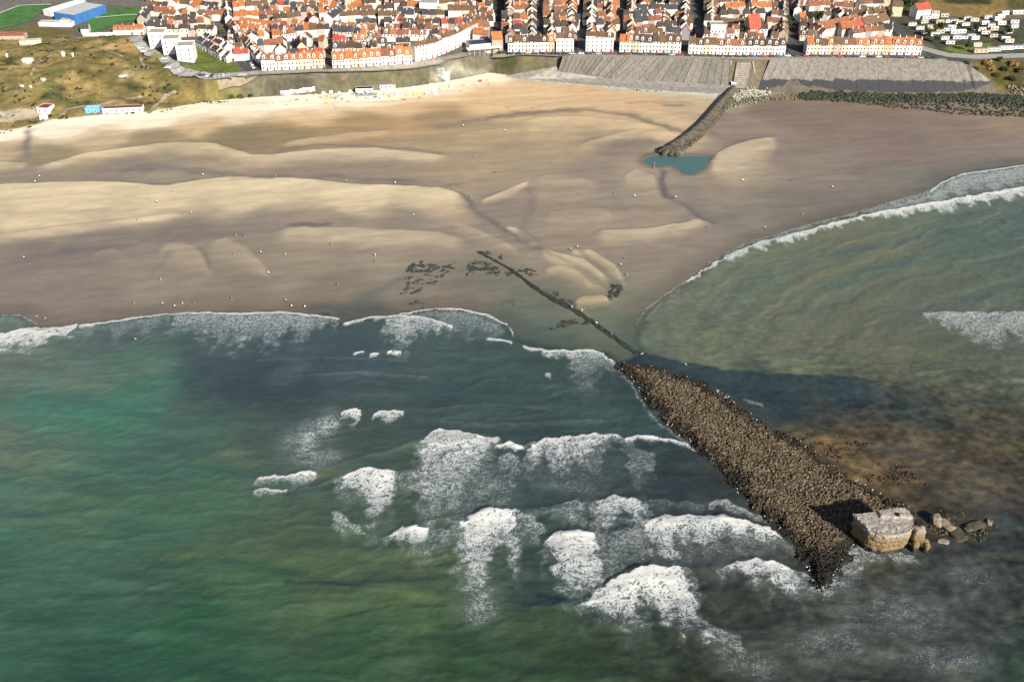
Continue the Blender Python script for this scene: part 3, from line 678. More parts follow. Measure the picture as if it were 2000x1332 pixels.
lm = bcol.mean(1); ln = pv+(lm-pv)*1.13; bcol = np.clip((ln*1.035)[:, None]+(bcol-lm[:, None])*.93, 20, 255)*np.array((1.02, 1.025, 1.02))
bcol *= (1+0.05*fbm((bx*.99+by*.12)/75, (by*.99-bx*.12)/10, 175, 3)*smooth(8, 40, bsd))[:, None]
lum = bcol.mean(1)
wet = smooth(185, 135, lum)
bz += 0.05*fbm(bx/12, by/6, 165, 3)*smooth(0, 20, bsd)
bme = np_mesh('beach', np.c_[bx, by, bz], bf)
set_col(bme, 'Col', np.clip(lin(bcol)/KLIT, .01, .6)); set_f(bme, 'wet', wet)
def sand_material():
    m, nt, b = newmat('sand')
    c = attr(nt, 'Col').outputs['Color']; w = attr(nt, 'wet').outputs['Fac']
    n1 = noise(nt, pos(nt, (0.4, 1, 1)), 0.35, 5, 0.6)
    c = mixc(nt, 1.0, c, mixc(nt, n1, (.90, .90, .90), (1.10, 1.10, 1.10)), 'MULTIPLY')
    n3 = noise(nt, pos(nt), 2.2, 3, 0.7)
    c = mixc(nt, 1.0, c, mixc(nt, n3, (.93, .93, .93), (1.07, 1.07, 1.07)), 'MULTIPLY')
    nt.links.new(c, b.inputs['Base Color'])
    nt.links.new(mathn(nt, 'SUBTRACT', 0.92, mathn(nt, 'MULTIPLY', w, 0.55)), b.inputs['Roughness'])
    b.inputs['Specular IOR Level'].default_value = 0.25
    h = noise(nt, pos(nt, (0.45, 1, 1)), 0.8, 4, 0.6)
    rp = noise(nt, pos(nt, (0.5, 1.6, 1), (0, 0, 0.1)), 2.2, 3, 0.6)
    h = mathn(nt, 'ADD', h, mathn(nt, 'MULTIPLY', rp, 0.35))
    bump(nt, b, h, 0.42, 0.25)
    return m
link('beach', bme, sand_material(), kind='structure')

# ---- land behind the beach
xl = np.arange(-620, 620.1, 2.0); yl = np.concatenate([np.arange(590, 800, 1.7), np.arange(800, 1250, 4.0)])
lx, ly, lf = grid(xl, yl, lambda X, Y: (Y > yfoot(X)-6.0) & (np.abs(X) < 0.62*Y+60))
lz = land_h(lx, ly)-0.25*smooth(1.0, -1.5, ly-yfoot(lx))
rise = smooth(930, 1250, ly); lz += 26*rise
back = smooth(120, 260, lx)*smooth(860, 960, ly); lz += 6*back
GP = lambda pts: [tuple(G(*p)[:2]) for p in pts]
lcol = np.tile(np.array((118., 110., 98.)), (len(lx), 1))
nA = fbm(lx/22, ly/22, 201, 4); nB = fbm(lx/7, ly/7, 203, 3); nC = fbm(lx/60, ly/35, 207, 3)
duneP = GP([(-260,262),(0,262),(62,252),(110,240),(165,226),(290,222),(380,212),(480,194),(500,188),(478,168),(440,158),(400,152),(345,138),(318,112),(300,96),(270,84),(245,70),(160,72),(100,74),(0,78),(-260,90)])
dd = sdf(lx, ly, duneP)
grass = np.array((126,115,74.))+np.outer(smooth(-.5, .6, nA), (44,33,24))+np.outer(smooth(.05, .75, nC), (-34,-18,-14))+np.outer(smooth(.25, .7, nB), (-26,-18,-18))
lcol += smooth(1.5, -1.5, dd)[:, None]*(grass-lcol)
def paint(pts, c, soft=1.5, s=1.0, var=None, poly=None):
    poly = poly or GP(pts); xs_ = [p[0] for p in poly]; ys_ = [p[1] for p in poly]
    k = (lx > min(xs_)-8) & (lx < max(xs_)+8) & (ly > min(ys_)-8) & (ly < max(ys_)+8)
    if not k.any(): return
    d = sdf(lx[k]+1.2*nB[k]*soft, ly[k]+1.2*nA[k]*soft, poly)
    cc = np.asarray(c, float)[None]*np.ones((k.sum(), 1))
    if var is not None: cc = cc+np.outer(nB[k]*0.6+nA[k]*0.5, var)
    lcol[k] += (s*smooth(soft, -soft, d))[:, None]*(cc-lcol[k])
# sand drifted against the dune foot
paint([(-260,276),(-260,250),(0,254),(60,246),(100,234),(150,226),(290,222),(310,212),(340,216),(420,200),(500,190),(505,200),(300,235),(100,262)], (246,226,196), 2.5, .95)
paint([(200,95),(245,74),(275,84),(290,100),(262,108),(230,100)], (196,160,110), 2.5, .8)      # bare sandy blow-out
paint([(0,215),(40,212),(72,210),(74,232),(40,236),(0,238),(-60,240),(-60,218)], (196,184,166), 1.5, .9)    # beach car park
for q in [[(8,112),(30,108),(34,125),(10,130)],[(150,138),(172,136),(176,143),(150,144)],[(235,165),(262,152),(285,170),(262,180)],[(110,172),(124,160),(130,180),(112,190)],[(82,108),(112,106),(114,114),(86,116)],[(300,172),(330,170),(345,180),(318,186)]]:
    paint(q, (74,74,46), 2.5, .8)                                                             # bramble patches
for a, b in [((240,140),(262,146)),((75,160),(92,156)),((12,185),(40,180))]:
    paint([(a[0]-8,a[1]),(b[0],a[1]-6),(b[0]+6,b[1]),(a[0],b[1]+6)], (168,164,138), 2, .7)
paint([(70,105),(110,103),(120,110),(120,124),(70,126)], (170,140,88), 2.5, .5)
# slopes behind the central beach
paint([(505,146),(640,143),(800,136),(872,128),(935,114),(962,140),(870,160),(800,170),(720,178),(620,184),(540,188),(470,192),(470,160)], (116,112,95), 1.5, 1, (10,9,6))
paint([(520,152),(612,150),(614,178),(516,184)], (92,88,78), 1, .9, (8,8,6))
paint([(640,148),(800,140),(840,140),(850,156),(760,166),(690,172),(640,176)], (108,103,80), 2, .85, (14,12,4))
paint([(966,116),(1082,114),(1084,150),(1010,150),(962,140)], (106,101,80), 1.5, 1, (14,12,6))
paint([(968,118),(1005,118),(1002,134),(970,134)], (78,86,44), 2, .9)
paint([(840,150),(900,134),(955,136),(955,142),(900,150),(850,160)], (186,182,172), 1.5, .9)
paint([(1895,122),(1960,118),(2060,112),(2260,108),(2260,190),(2010,186),(1960,178)], (96,88,52), 2, 1, (24,18,8))
paint([(1430,116),(1500,116),(1482,176),(1425,172)], (132,122,104), 1, 1)
paint([(955,100),(1000,100),(1340,101),(1560,104),(1800,108),(1770,80),(1730,30),(1740,-40),(960,-40)], (60,58,60), 2, .9, (6,6,6))  # town asphalt, coloured darker to carry the deep shadow in the streets
# lawns, park, fields
paint([(300,112),(350,118),(352,128),(385,128),(380,100),(392,92),(470,130),(466,142),(400,142),(356,140),(330,124)], (112,124,62), 1.2, 1, (8,8,4))
paint([(1770,118),(1820,95),(1900,80),(2010,60),(2260,40),(2260,110),(2000,112),(1900,112)], (86,90,66), 2, .85, (16,16,9))
paint([(1700,40),(1790,30),(1900,40),(2260,34),(2260,112),(1870,112),(1800,80)], (82,86,66), 2, .9, (20,20,12))
paint([(1845,95),(1885,88),(1940,84),(1930,102),(1870,108)], (124,140,70), 1.5, .9)
paint([(1770,36),(1800,10),(1820,-10),(2300,-20),(2300,28),(2000,28),(1900,36),(1840,32)], (150,128,78), 2, 1, (20,16,8))
paint([(1830,-10),(1950,-10),(1935,10),(1850,8)], (64,68,46), 3, 1, (8,8,5))
paint([(1960,-10),(2260,-10),(2260,12),(1970,18)], (84,84,48), 3, .8, (12,12,8))
paint([(1760,0),(1800,5),(1780,20),(1760,24)], (70,84,48), 3, .9)
# left: allotments and verge round the sports ground
paint([(-260,40),(0,62),(70,52),(130,60),(140,72),(100,76),(0,80),(-260,95)], (120,112,66), 2, 1, (14,12,6))
paint([(-260,-10),(300,-10),(300,14),(100,8),(0,24),(-260,40)], (128,124,118), 2, 1, (10,10,10))
paint([(470,-10),(720,-10),(720,4),(480,14)], (120,114,100), 2, .6)
lcol *= (1+0.05*nB)[:, None]
lme = np_mesh('terrain', np.c_[lx, ly, lz], lf)
set_col(lme, 'Col', np.clip(lin(lcol)/KLIT, .008, .6))
def land_material():
    m, nt, b = newmat('land')
    c = attr(nt, 'Col').outputs['Color']
    n1 = noise(nt, pos(nt), 0.28, 6, 0.65)
    c = mixc(nt, 1.0, c, mixc(nt, sstep(nt, n1, .25, .75), (.72, .74, .74), (1.26, 1.24, 1.2)), 'MULTIPLY')
    nt.links.new(c, b.inputs['Base Color']); b.inputs['Roughness'].default_value = 0.95; b.inputs['Specular IOR Level'].default_value = 0.15
    bump(nt, b, n1, 0.5, 0.8)
    return m
M_LAND = land_material()
link('terrain', lme, M_LAND, kind='structure')
# hinterland to the horizon
hv = [(-5000,1240,70),(5000,1240,70),(5000,7000,110),(-5000,7000,110),(-5000,600,20),(-600,600,17),(-600,1240,50),(600,600,17),(5000,600,20),(600,1240,50)]
hme = np_mesh('hinterland', hv, [(0,1,2,3),(4,5,6,0),(7,8,1,9)]); set_col(hme, 'Col', np.tile(alb(112,108,80), (10, 1)))
link('terrain', hme, M_LAND, kind='structure')


# ================================================================== ROCK SPINE, FORT, BEACH STONES
M_REEF, nt, b = newmat('mussel_rock')
c = attr(nt, 'Col').outputs['Color']
n1 = noise(nt, pos(nt), 1.1, 4, 0.65, 0.5)
c = mixc(nt, 1.0, c, mixc(nt, sstep(nt, n1, .3, .7), (.45, .45, .46), (1.35, 1.33, 1.28)), 'MULTIPLY')
nt.links.new(c, b.inputs['Base Color']); b.inputs['Roughness'].default_value = 0.8; b.inputs['Specular IOR Level'].default_value = 0.25
bump(nt, b, n1, 0.6, 0.3)

REEF = [P(*p) for p in [(1196,712),(1225,710),(1262,714),(1300,722),(1340,735),(1380,752),(1420,775),(1450,800),(1480,818),(1520,842),(1560,862),(1600,890),(1640,918),(1690,950),(1740,975),(1775,985),
   (1790,1010),(1800,1060),(1760,1075),(1690,1062),(1672,1068),(1655,1090),(1640,1120),(1622,1150),(1600,1165),(1582,1152),(1580,1120),(1560,1085),(1530,1055),(1500,1022),(1470,995),(1442,968),(1425,940),
   (1400,920),(1372,895),(1350,872),(1320,850),(1285,815),(1262,785),(1240,755),(1215,732)]]
xr = np.arange(30, 150, 0.33); yr = np.arange(222, 362, 0.33)
rx, ry, rf = grid(xr, yr, lambda X, Y: sdf(X, Y, REEF) < 3.5)
rd = sdf(rx+2.6*fbm(rx/6, ry/6, 301, 4), ry+2.6*fbm(rx/6, ry/6, 303, 4), REEF)
inn = smooth(1.2, -9, rd)
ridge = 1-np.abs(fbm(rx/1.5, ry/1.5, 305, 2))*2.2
rz = -0.75+1.0*smooth(2.2, -4, rd)+1.1*inn+0.65*np.clip(ridge, -.4, 1)*smooth(1.5, -3, rd)+0.45*fbm(rx/9, ry/9, 307, 3)*inn
rcol = np.tile(np.array((126., 113., 92.)), (len(rx), 1))
edge = smooth(-2.0, -8.5, rd+2.5*fbm(rx/7, ry/7, 309, 3))
rcol = np.array((62., 54., 44.))+edge[:, None]*(rcol-np.array((62., 54., 44.)))
rcol *= (1+0.22*fbm(rx/3, ry/3, 311, 3))[:, None]
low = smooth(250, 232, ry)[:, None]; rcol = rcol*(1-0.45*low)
rcol *= (0.62+0.5*np.clip(ridge, 0, 1))[:, None]  # shade in the gaps between ridges painted into the rock colour
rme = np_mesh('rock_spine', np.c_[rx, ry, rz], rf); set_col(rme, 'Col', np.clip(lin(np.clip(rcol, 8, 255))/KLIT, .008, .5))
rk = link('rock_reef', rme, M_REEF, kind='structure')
# loose boulders and mussel clumps lying on the spine: nobody could count them
def scatter(poly, n, seed, jitter=0.0):
    rg = np.random.default_rng(seed); xs_ = [p[0] for p in poly]; ys_ = [p[1] for p in poly]; out = np.zeros((0, 2))
    while len(out) < n:
        q = np.c_[rg.uniform(min(xs_)-jitter, max(xs_)+jitter, n), rg.uniform(min(ys_)-jitter, max(ys_)+jitter, n)]
        k = sdf(q[:, 0]+jitter*fbm(q[:, 0]/6, q[:, 1]/6, seed, 3), q[:, 1]+jitter*fbm(q[:, 0]/6, q[:, 1]/6, seed+1, 3), poly) < 0
        out = np.r_[out, q[k]]
    return out[:n]
q = scatter(REEF, 11500, 21, 2.6); sdq = sdf(q[:, 0]+2.6*fbm(q[:, 0]/6, q[:, 1]/6, 301, 4), q[:, 1]+2.6*fbm(q[:, 0]/6, q[:, 1]/6, 303, 4), REEF)
FORTC = P(1735, 1035, 1)
k = np.hypot(q[:, 0]-FORTC[0], q[:, 1]-FORTC[1]) > 11
q = q[k]; sdq = sdq[k]
zq = -0.45+1.0*smooth(2.2, -4, sdq)+1.1*smooth(1.2, -9, sdq)+0.28
rad = np.random.default_rng(5).uniform(.22, .34, len(q))*np.where(np.random.default_rng(15).random(len(q)) < .12, 1.35, .74)
bme2, idx = rocks_mesh('boulders', np.c_[q, zq], rad, ICO1, .7, .3, 9, aniso=.75)
bc = np.where((smooth(-1.5, -8, sdq+2.5*fbm(q[:, 0]/7, q[:, 1]/7, 309, 3)) > np.random.default_rng(8).random(len(q)))[:, None], np.array((140., 125., 101.)), np.array((72., 63., 52.)))
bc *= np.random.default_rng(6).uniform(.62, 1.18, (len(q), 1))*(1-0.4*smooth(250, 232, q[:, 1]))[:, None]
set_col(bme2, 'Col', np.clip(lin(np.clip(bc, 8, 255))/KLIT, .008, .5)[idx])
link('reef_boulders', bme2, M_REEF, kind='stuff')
q3 = scatter([P(*p) for p in [(1440,790),(1500,818),(1560,850),(1640,905),(1700,945),(1770,975),(1830,960),(1760,900),(1660,858),(1560,832),(1480,800)]], 760, 23, 4.0); rg3 = np.random.default_rng(24)
m3, ix3 = rocks_mesh('awash_stones', np.c_[q3, rg3.uniform(-.35, -.02, len(q3))], rg3.uniform(.22, .6, len(q3)), ICO1, .6, .3, 24, aniso=.6)
c3 = np.array((48., 42., 32.))+rg3.random((len(q3), 1))*np.array((60., 44., 24.)); set_col(m3, 'Col', np.clip(lin(c3)/KLIT, .008, .5)[ix3])
link('weedy_stones', m3, M_REEF, kind='stuff')
# a few white gull-stained / foam-wet stones along the edges of the spine
rgq = np.random.default_rng(12)
edge_pts = scatter(REEF, 1200, 31, .5); es = sdf(edge_pts[:, 0], edge_pts[:, 1], REEF); edge_pts = edge_pts[(es > -2.2)][:150]
wm, widx = rocks_mesh('pale_pebbles', np.c_[edge_pts, np.full(len(edge_pts), 0.75)], rgq.uniform(.12, .26, len(edge_pts)), ICO1, .7, .2, 4)
link('pale_stones', wm, plain('pale_stone', (.62, .60, .56), .7), kind='stuff')

# ---- the ruined sea fort
M_FORT, nt, b = newmat('fort_masonry')
v = pos(nt); sep = N(nt, 'ShaderNodeSeparateXYZ'); nt.links.new(v, sep.inputs[0])
n1 = noise(nt, v, .55, 5, .65); n2 = noise(nt, pos(nt, (1, 1, 2.2)), 1.6, 4, .6)
zz = mathn(nt, 'ADD', sep.outputs[2], mathn(nt, 'MULTIPLY', mathn(nt, 'SUBTRACT', n1, .5), 5.0))
c = mixc(nt, sstep(nt, zz, 6.6, 9.2), (.20, .135, .066), (.27, .245, .205))
c = mixc(nt, sstep(nt, zz, 3.2, 1.2), c, (.03, .026, .02))
c = mixc(nt, 1.0, c, mixc(nt, sstep(nt, n2, .32, .68), (.45, .44, .42), (1.3, 1.3, 1.3)), 'MULTIPLY')
nt.links.new(c, b.inputs['Base Color']); b.inputs['Roughness'].default_value = .92
br = N(nt, 'ShaderNodeTexBrick'); br.inputs['Scale'].default_value = 1.0
bump(nt, b, n2, .9, .5)
M_FTOP, nt, b = newmat('fort_roof_stone')
n1 = noise(nt, pos(nt), .5, 5, .65, .6); n2 = noise(nt, pos(nt), 1.3, 4, .6, .8)
c = mixc(nt, sstep(nt, n1, .35, .65), (.20, .178, .155), (.32, .29, .255))
c = mixc(nt, sstep(nt, n2, .36, .30), c, (.09, .085, .07))
nt.links.new(c, b.inputs['Base Color']); b.inputs['Roughness'].default_value = .92; bump(nt, b, n2, .7, .4)
ZF = 10.5
fort_out = [P(a, bb, ZF) for a, bb in [(1667,1005),(1694,1001),(1722,998),(1745,995),(1767,993),(1777,1002),(1784,1012),(1786,1022),(1782,1032),(1772,1038),(1755,1042),(1735,1043),(1715,1040),(1699,1034),(1683,1019)]]
def resample(pts, n, closed=True):
    pts = [Vector((*p, 0)) for p in pts]; 
    if closed: pts = pts+[pts[0]]
    L = [0]
    for a_, b_ in zip(pts, pts[1:]): L.append(L[-1]+(b_-a_).length)
    out = []
    for i in range(n):
        s_ = L[-1]*i/(n if closed else n-1)
        j = max(0, min(len(L)-2, next((k_ for k_ in range(len(L)-1) if L[k_+1] >= s_), len(L)-2)))
        t_ = (s_-L[j])/max(1e-6, L[j+1]-L[j]); out.append(pts[j].lerp(pts[j+1], t_))
    return out
fo = resample(fort_out, 120); fc = sum(fo, Vector())/len(fo)
if sum((fo[i].x*fo[(i+1) % 120].y-fo[(i+1) % 120].x*fo[i].y) for i in range(120)) < 0: fo.reverse()
fort = link('sea_fort', None, loc=(fc.x, fc.y, 0), label='ruined stone sea fort with flat cracked roof standing at the seaward end of the reef', cat='fort')
levels = [-.8, .2, 1.0, 1.8, 2.8, 3.8, 4.8, 5.8, 6.8, 7.8, 8.8, 9.5, 10.1, 10.5]
V = []; F = []
for li, z in enumerate(levels):
    f_ = z/10.5
    for i, p in enumerate(fo):
        d = Vector((p.x-fc.x, p.y-fc.y, 0)); a = math.atan2(d.y, d.x)
        s_ = 1.0+0.02*math.sin(3.0*z)+(0.10*max(0, (2.2-z)/2.2)**2*(-2.2 if z < 1.4 else 1))*0.6
        s_ *= .86+.14*max(0, f_)**.6
        nn = float(fbm(np.array([a*4+.3*z]), np.array([z*.7]), 401, 3)[0])
        s_ += .06*nn*(1 if z < 10 else .25)+.03*float(fbm(np.array([a*1.6]), np.array([3.3]), 402, 2)[0])
        if -1.6 < a < -.35 and z < 4: s_ -= 0.10*(1-z/4)*(math.sin((a+1.6)/1.25*math.pi))      # undercut seaward corner
        V.append((d.x*s_, d.y*s_, z))
n = len(fo)
for li in range(len(levels)-1):
    for i in range(n): F.append((li*n+i, li*n+(i+1) % n, (li+1)*n+(i+1) % n, (li+1)*n+i))
me = bpy.data.meshes.new('fort_wall'); me.from_pydata(V, [], F); me.update()
link('wall', me, M_FORT, fort)
# broken roof: an uneven sheet of stone flush with the wall head, one quadrant a step higher
loc2 = [(p.x-fc.x, p.y-fc.y) for p in fo]
gx, gy, gf = grid(np.arange(-14, 14, .33), np.arange(-10, 10, .33), lambda X, Y: sdf(X, Y, loc2) < -.12)
step_ = smooth(.9, 1.15, gy+.25*fbm(gx/2, gy/2, 402, 2))*smooth(-2.0, -1.7, gx)
pit = smooth(.35, .75, fbm(gx/2.4, gy/1.6, 407, 3))*smooth(1.0, -3.0, gx)
gz = 10.48+.85*step_+.16*fbm(gx/1.6, gy/1.6, 403, 4)-.45*pit-.5*smooth(.5, .8, fbm(gx/1.2+4, gy/3.0, 409, 2))*(1-step_)
me = np_mesh('fort_roof', np.c_[gx, gy, gz], gf, False)
roof = link('roof', me, M_FTOP, fort)
me = bpy.data.meshes.new('roof_bed'); me.from_pydata([(x, y, 10.35) for x, y in loc2], [], [tuple(range(len(loc2)))]); me.update()
link('roof_bed', me, M_FTOP, fort)
mb = MB(); mb.cyl(0, 0, .75, -.1, .28, 12); h_ = P(1753, 1005, 11.4); mb2 = MB(); mb2.box(-.6, .6, -.8, .9, 0, .12)
link('dark_hole_block', mb2.mesh('hole_block'), plain('black_hole', (.006, .006, .006), .95), roof, (h_[0]-fc.x, h_[1]-fc.y, 11.45))  # flat black block stands in for the dark inside a roof hole
# parapet stub along the left edge, arch piers and fallen blocks on the right
def lump(name, parent, c0, r, seed, mat, base=ICO3, amp=.28, rz=0.0):
    V0, F0 = base; Vn = []
    for p in V0:
        nn = float(fbm(np.array([p[0]*1.3+seed]), np.array([p[1]*1.3+p[2]*1.7]), 410+seed, 3)[0])
        q_ = Vector(p)*(1+amp*nn); q_ = Vector((max(-.82, min(.82, q_.x)), max(-.82, min(.82, q_.y)), max(-.8, min(.8, q_.z))))*1.15
        Vn.append((q_.x*r[0], q_.y*r[1], q_.z*r[2]))
    me = np_mesh(name, Vn, F0, False)
    return link(name, me, mat, parent, c0, rz)
def rel(px, py, z):
    a = P(px, py, z); return (a[0]-fc.x, a[1]-fc.y, z)
lump('buttress', fort, rel(1792,1040,6.5), (2.2,2.4,2.8), 1, M_FORT)
lump('pier', fort, rel(1787,1066,2.2), (1.1,1.2,3.4), 2, M_FORT)
lump('pier', fort, rel(1809,1068,2.0), (1.0,1.0,2.4), 3, M_FORT, rz=.6)
lump('pier', fort, rel(1801,1056,3.6), (2.2,.9,.9), 4, M_FORT, rz=-.5)
mb = MB()
for i in range(9):
    t_ = i/9; a0 = Vector(rel(1667+31*t_, 1005+28*t_, ZF)); hgt = .3+.5*((i*7) % 5)/5
    mb.box(a0.x-.25, a0.x+.75, a0.y-1.0, a0.y+.2, 10.2, 10.5+hgt)
link('parapet', mb.mesh('parapet'), M_FTOP, fort)
M_ROCK = plain('tan_rock', (.19, .15, .115), .9, .35, .8)
M_DROCK = plain('weedy_rock', (.055, .05, .033), .85, .4, .8)
for (px, py, z, r_, sd_, lab, mt) in [
  (1828,1016,1.0,(2.4,1.8,1.9),11,'pale upright boulder just right of the fort',M_ROCK),
  (1848,1026,.3,(3.0,2.0,1.0),12,'grey tan boulder touching the pale upright boulder',M_ROCK),
  (1840,1058,.1,(2.4,1.2,.8),13,'low brown rock in the water below the pale boulder',M_ROCK),
  (1905,1026,.1,(5.5,1.8,.6),14,'flat weed-covered rock shelf far right of the fort',M_DROCK),
  (1932,1020,.3,(1.8,1.0,.6),15,'small pale rock on the flat weedy shelf',M_ROCK),
  (1868,1042,.0,(4.0,2.4,.6),16,'dark weedy rock between the boulders and the shelf',M_DROCK)]:
    p = P(px, py, z); o = lump('boulder', None, (p[0], p[1], z), r_, sd_, mt, ICO3, .45, rz=sd_*.7)
    o['label'] = lab; o['category'] = 'rock'; o['group'] = 'rocks beside the fort'

q_ = scatter([P(*p) for p in [(1800,1000),(1850,990),(1940,1005),(1970,1030),(1920,1050),(1860,1062),(1815,1065),(1805,1030)]], 170, 63, 2.5)
me, _ = rocks_mesh('weedy_rubble', np.c_[q_, np.full(len(q_), -.2)], np.random.default_rng(63).uniform(.3, 1.0, len(q_)), ICO1, .5, .35, 63, aniso=.6)
link('weedy_rubble', me, M_DROCK, kind='stuff')
# ---- low stone line running from the sand to the reef, with weed
M_WEED, nt, b = newmat('seaweed_stone')
n1 = noise(nt, pos(nt), .9, 4, .6)
c = mixc(nt, sstep(nt, n1, .35, .65), (.010, .014, .011), (.032, .036, .026)); nt.links.new(c, b.inputs['Base Color']); b.inputs['Roughness'].default_value = .6
LINE = [(933,495),(960,508),(1000,530),(1040,560),(1080,586),(1120,606),(1150,625),(1180,645),(1205,662),(1235,683),(1256,692)]
LW = resample([P(a, bb, .6) for a, bb in LINE], 150, False)
V = []; F = []; prof = [(-1, -.3), (-.75, .25), (-.3, .5), (.3, .52), (.75, .25), (1, -.3)]
for i, p in enumerate(LW):
    q2 = LW[min(i+1, 149)]-LW[max(i-1, 0)]; q2.normalize(); nrm = Vector((-q2.y, q2.x, 0)); f_ = i/149
    wd = (.75+.7*smooth(.05, .6, f_))*(1+.4*float(fbm(np.array([i*.23]), np.array([.5]), 421, 3)[0]))
    zb = float(H(p.x, p.y))
    for j, (u_, h_) in enumerate(prof):
        nn = float(fbm(np.array([i*.31]), np.array([j*.9]), 423, 3)[0])
        V.append((p.x+nrm.x*u_*wd*1.25, p.y+nrm.y*u_*wd*1.25, zb+h_*(.9+.8*nn)*(1-.35*f_)))
for i in range(149):
    for j in range(5): F.append((i*6+j, (i+1)*6+j, (i+1)*6+j+1, i*6+j+1))
me = bpy.data.meshes.new('stone_line'); me.from_pydata(V, [], F); me.update()
link('stone_groyne', me, M_WEED, label='long thin weed-blackened stone line running diagonally down the wet sand to the reef', cat='groyne')
def weed_patch(name, poly, n, seed, r0, r1, mat, zoff=.05, jit=2.0, thr=-9):
    n = int(n*4.5); thr -= .06; r0 *= .55; r1 *= .62
    q_ = scatter([P(*p, .7) for p in poly], n, seed, jit)
    k_ = fbm(q_[:, 0]/4.0, q_[:, 1]/3.0, seed+40, 3) > thr; q_ = q_[k_]
    z_ = H(q_[:, 0], q_[:, 1])+zoff
    me_, _ = rocks_mesh(name, np.c_[q_, z_], np.random.default_rng(seed).uniform(r0, r1, len(q_)), ICO1, .3, .3, seed, aniso=.75)
    return link(name, me_, mat, kind='stuff')
weed_patch('seaweed', [(795,520),(835,512),(862,522),(842,532),(800,535)], 260, 51, .25, .7, M_WEED, thr=-.05)
weed_patch('seaweed', [(860,520),(885,515),(895,522),(862,535)], 90, 52, .25, .6, M_WEED, thr=-.05)
weed_patch('seaweed', [(775,565),(800,540),(860,525),(872,545),(840,560),(800,580),(780,575)], 520, 53, .2, .55, M_WEED, thr=.25)
weed_patch('seaweed', [(785,590),(830,585),(860,575),(820,600)], 120, 54, .2, .5, M_WEED, thr=.2)
weed_patch('seaweed', [(905,540),(915,515),(945,510),(975,525),(978,540),(930,535)], 420, 55, .3, .75, M_WEED, thr=.0)
weed_patch('seaweed', [(930,492),(960,494),(968,504),(982,500),(980,512),(972,502),(950,500)], 120, 56, .2, .45, M_WEED, thr=-.1, jit=.6)
weed_patch('seaweed', [(985,545),(1050,540),(1060,528),(1020,525),(990,530)], 300, 57, .2, .55, M_WEED, thr=.15)
weed_patch('seaweed', [(1186,572),(1195,553),(1216,556),(1214,575),(1200,586),(1187,586)], 330, 58, .3, .8, M_WEED, thr=-.25)
weed_patch('seaweed', [(1068,640),(1100,628),(1150,626),(1150,634),(1100,636),(1075,644)], 150, 59, .3, .7, M_WEED, zoff=.25, thr=-.2)
weed_patch('seaweed', [(1060,575),(1085,570),(1110,588),(1140,600),(1120,606),(1090,592)], 140, 60, .25, .6, M_WEED, thr=.0)
weed_patch('seaweed', [(1120,590),(1145,595),(1150,605),(1130,604)], 60, 61, .2, .45, M_WEED, thr=.0)
weed_patch('seaweed', [(960,590),(1040,585),(1040,600),(970,600)], 60, 62, .2, .4, M_WEED, thr=.3)

# ---- tide pool at the head of the breakwater
pool = resample([P(a, bb, 1.7) for a, bb in [(1250,314),(1270,306),(1300,300),(1340,306),(1386,306),(1384,318),(1372,330),(1350,339),(1335,338),(1322,328),(1305,322),(1290,326),(1272,326),(1258,320)]], 60)
zp = sum(float(H(p.x, p.y)) for p in pool)/len(pool)-.16
pc = sum(pool, Vector())/len(pool); pool = [pc+(p-pc)*1.06 for p in pool]
pool = [p+Vector((float(fbm(np.array([i*.4]), np.array([.2]), 433, 3)[0]), float(fbm(np.array([i*.4]), np.array([7.2]), 434, 3)[0]), 0))*.9 for i, p in enumerate(pool)]
V = [(p.x, p.y, zp) for p in pool]+[(sum(p.x for p in pool)/60, sum(p.y for p in pool)/60, zp)]
me = bpy.data.meshes.new('tide_pool'); me.from_pydata([(p.x, p.y, zp) for p in pool], [], [tuple(range(60))]); me.update()
if me.polygons[0].normal.z < 0: me.flip_normals()
M_POOL, nt, b = newmat('pool_water'); b.inputs['Base Color'].default_value = (.055, .11, .108, 1); b.inputs['Roughness'].default_value = .15; b.inputs['IOR'].default_value = 1.33
bump(nt, b, noise(nt, pos(nt), 1.2, 3), .15, .2)
link('tide_pool', me, M_POOL, kind='structure')

# ---- the breakwater across the beach
M_CONC = plain('concrete', (.23, .21, .18), .9, .18, .35)
M_GROY, nt, b = newmat('groyne_stone')
n1 = noise(nt, pos(nt), .35, 5, .65); n2 = noise(nt, pos(nt), 1.4, 3, .6)
c = mixc(nt, sstep(nt, n1, .4, .6), (.045, .04, .024), (.095, .08, .055)); c = mixc(nt, sstep(nt, n2, .42, .30), c, (.035, .038, .026))
nt.links.new(c, b.inputs['Base Color']); b.inputs['Roughness'].default_value = .9; bump(nt, b, n2, .8, .4)
GL = resample([P(a, bb, 3.4) for a, bb in [(1434,176),(1420,190),(1400,212),(1375,240),(1350,262),(1330,276),(1312,286),(1305,294)]], 60, False)
V = []; F = []
for i, p in enumerate(GL):
    q2 = GL[min(i+1, 59)]-GL[max(i-1, 0)]; q2.normalize(); nr = Vector((q2.y, -q2.x, 0))          # towards the left / upper side when walking seaward
    if nr.x > 0: nr = -nr
    f_ = i/59; zb = float(H(p.x, p.y)); top = 5.4+1.0*(1-f_); nn = [float(fbm(np.array([i*.35]), np.array([j*1.3]), 431, 3)[0]) for j in range(6)]
    wr = 2.5+4.5*smooth(.12, .5, f_)
    for j, (u_, z_) in enumerate([(1.0, zb-.4), (.9, top), (-.6, top+.05), (-wr*.55, zb+1.6+.4*nn[3]), (-wr, zb+.5+.4*nn[4]), (-wr-1.0, zb-.5)]):
        V.append((p.x+nr.x*u_, p.y+nr.y*u_, z_+(.15*nn[j] if j not in (0, 5) else 0)))
for i in range(59):
    for j in range(5): F.append((i*6+j, i*6+j+1, (i+1)*6+j+1, (i+1)*6+j))
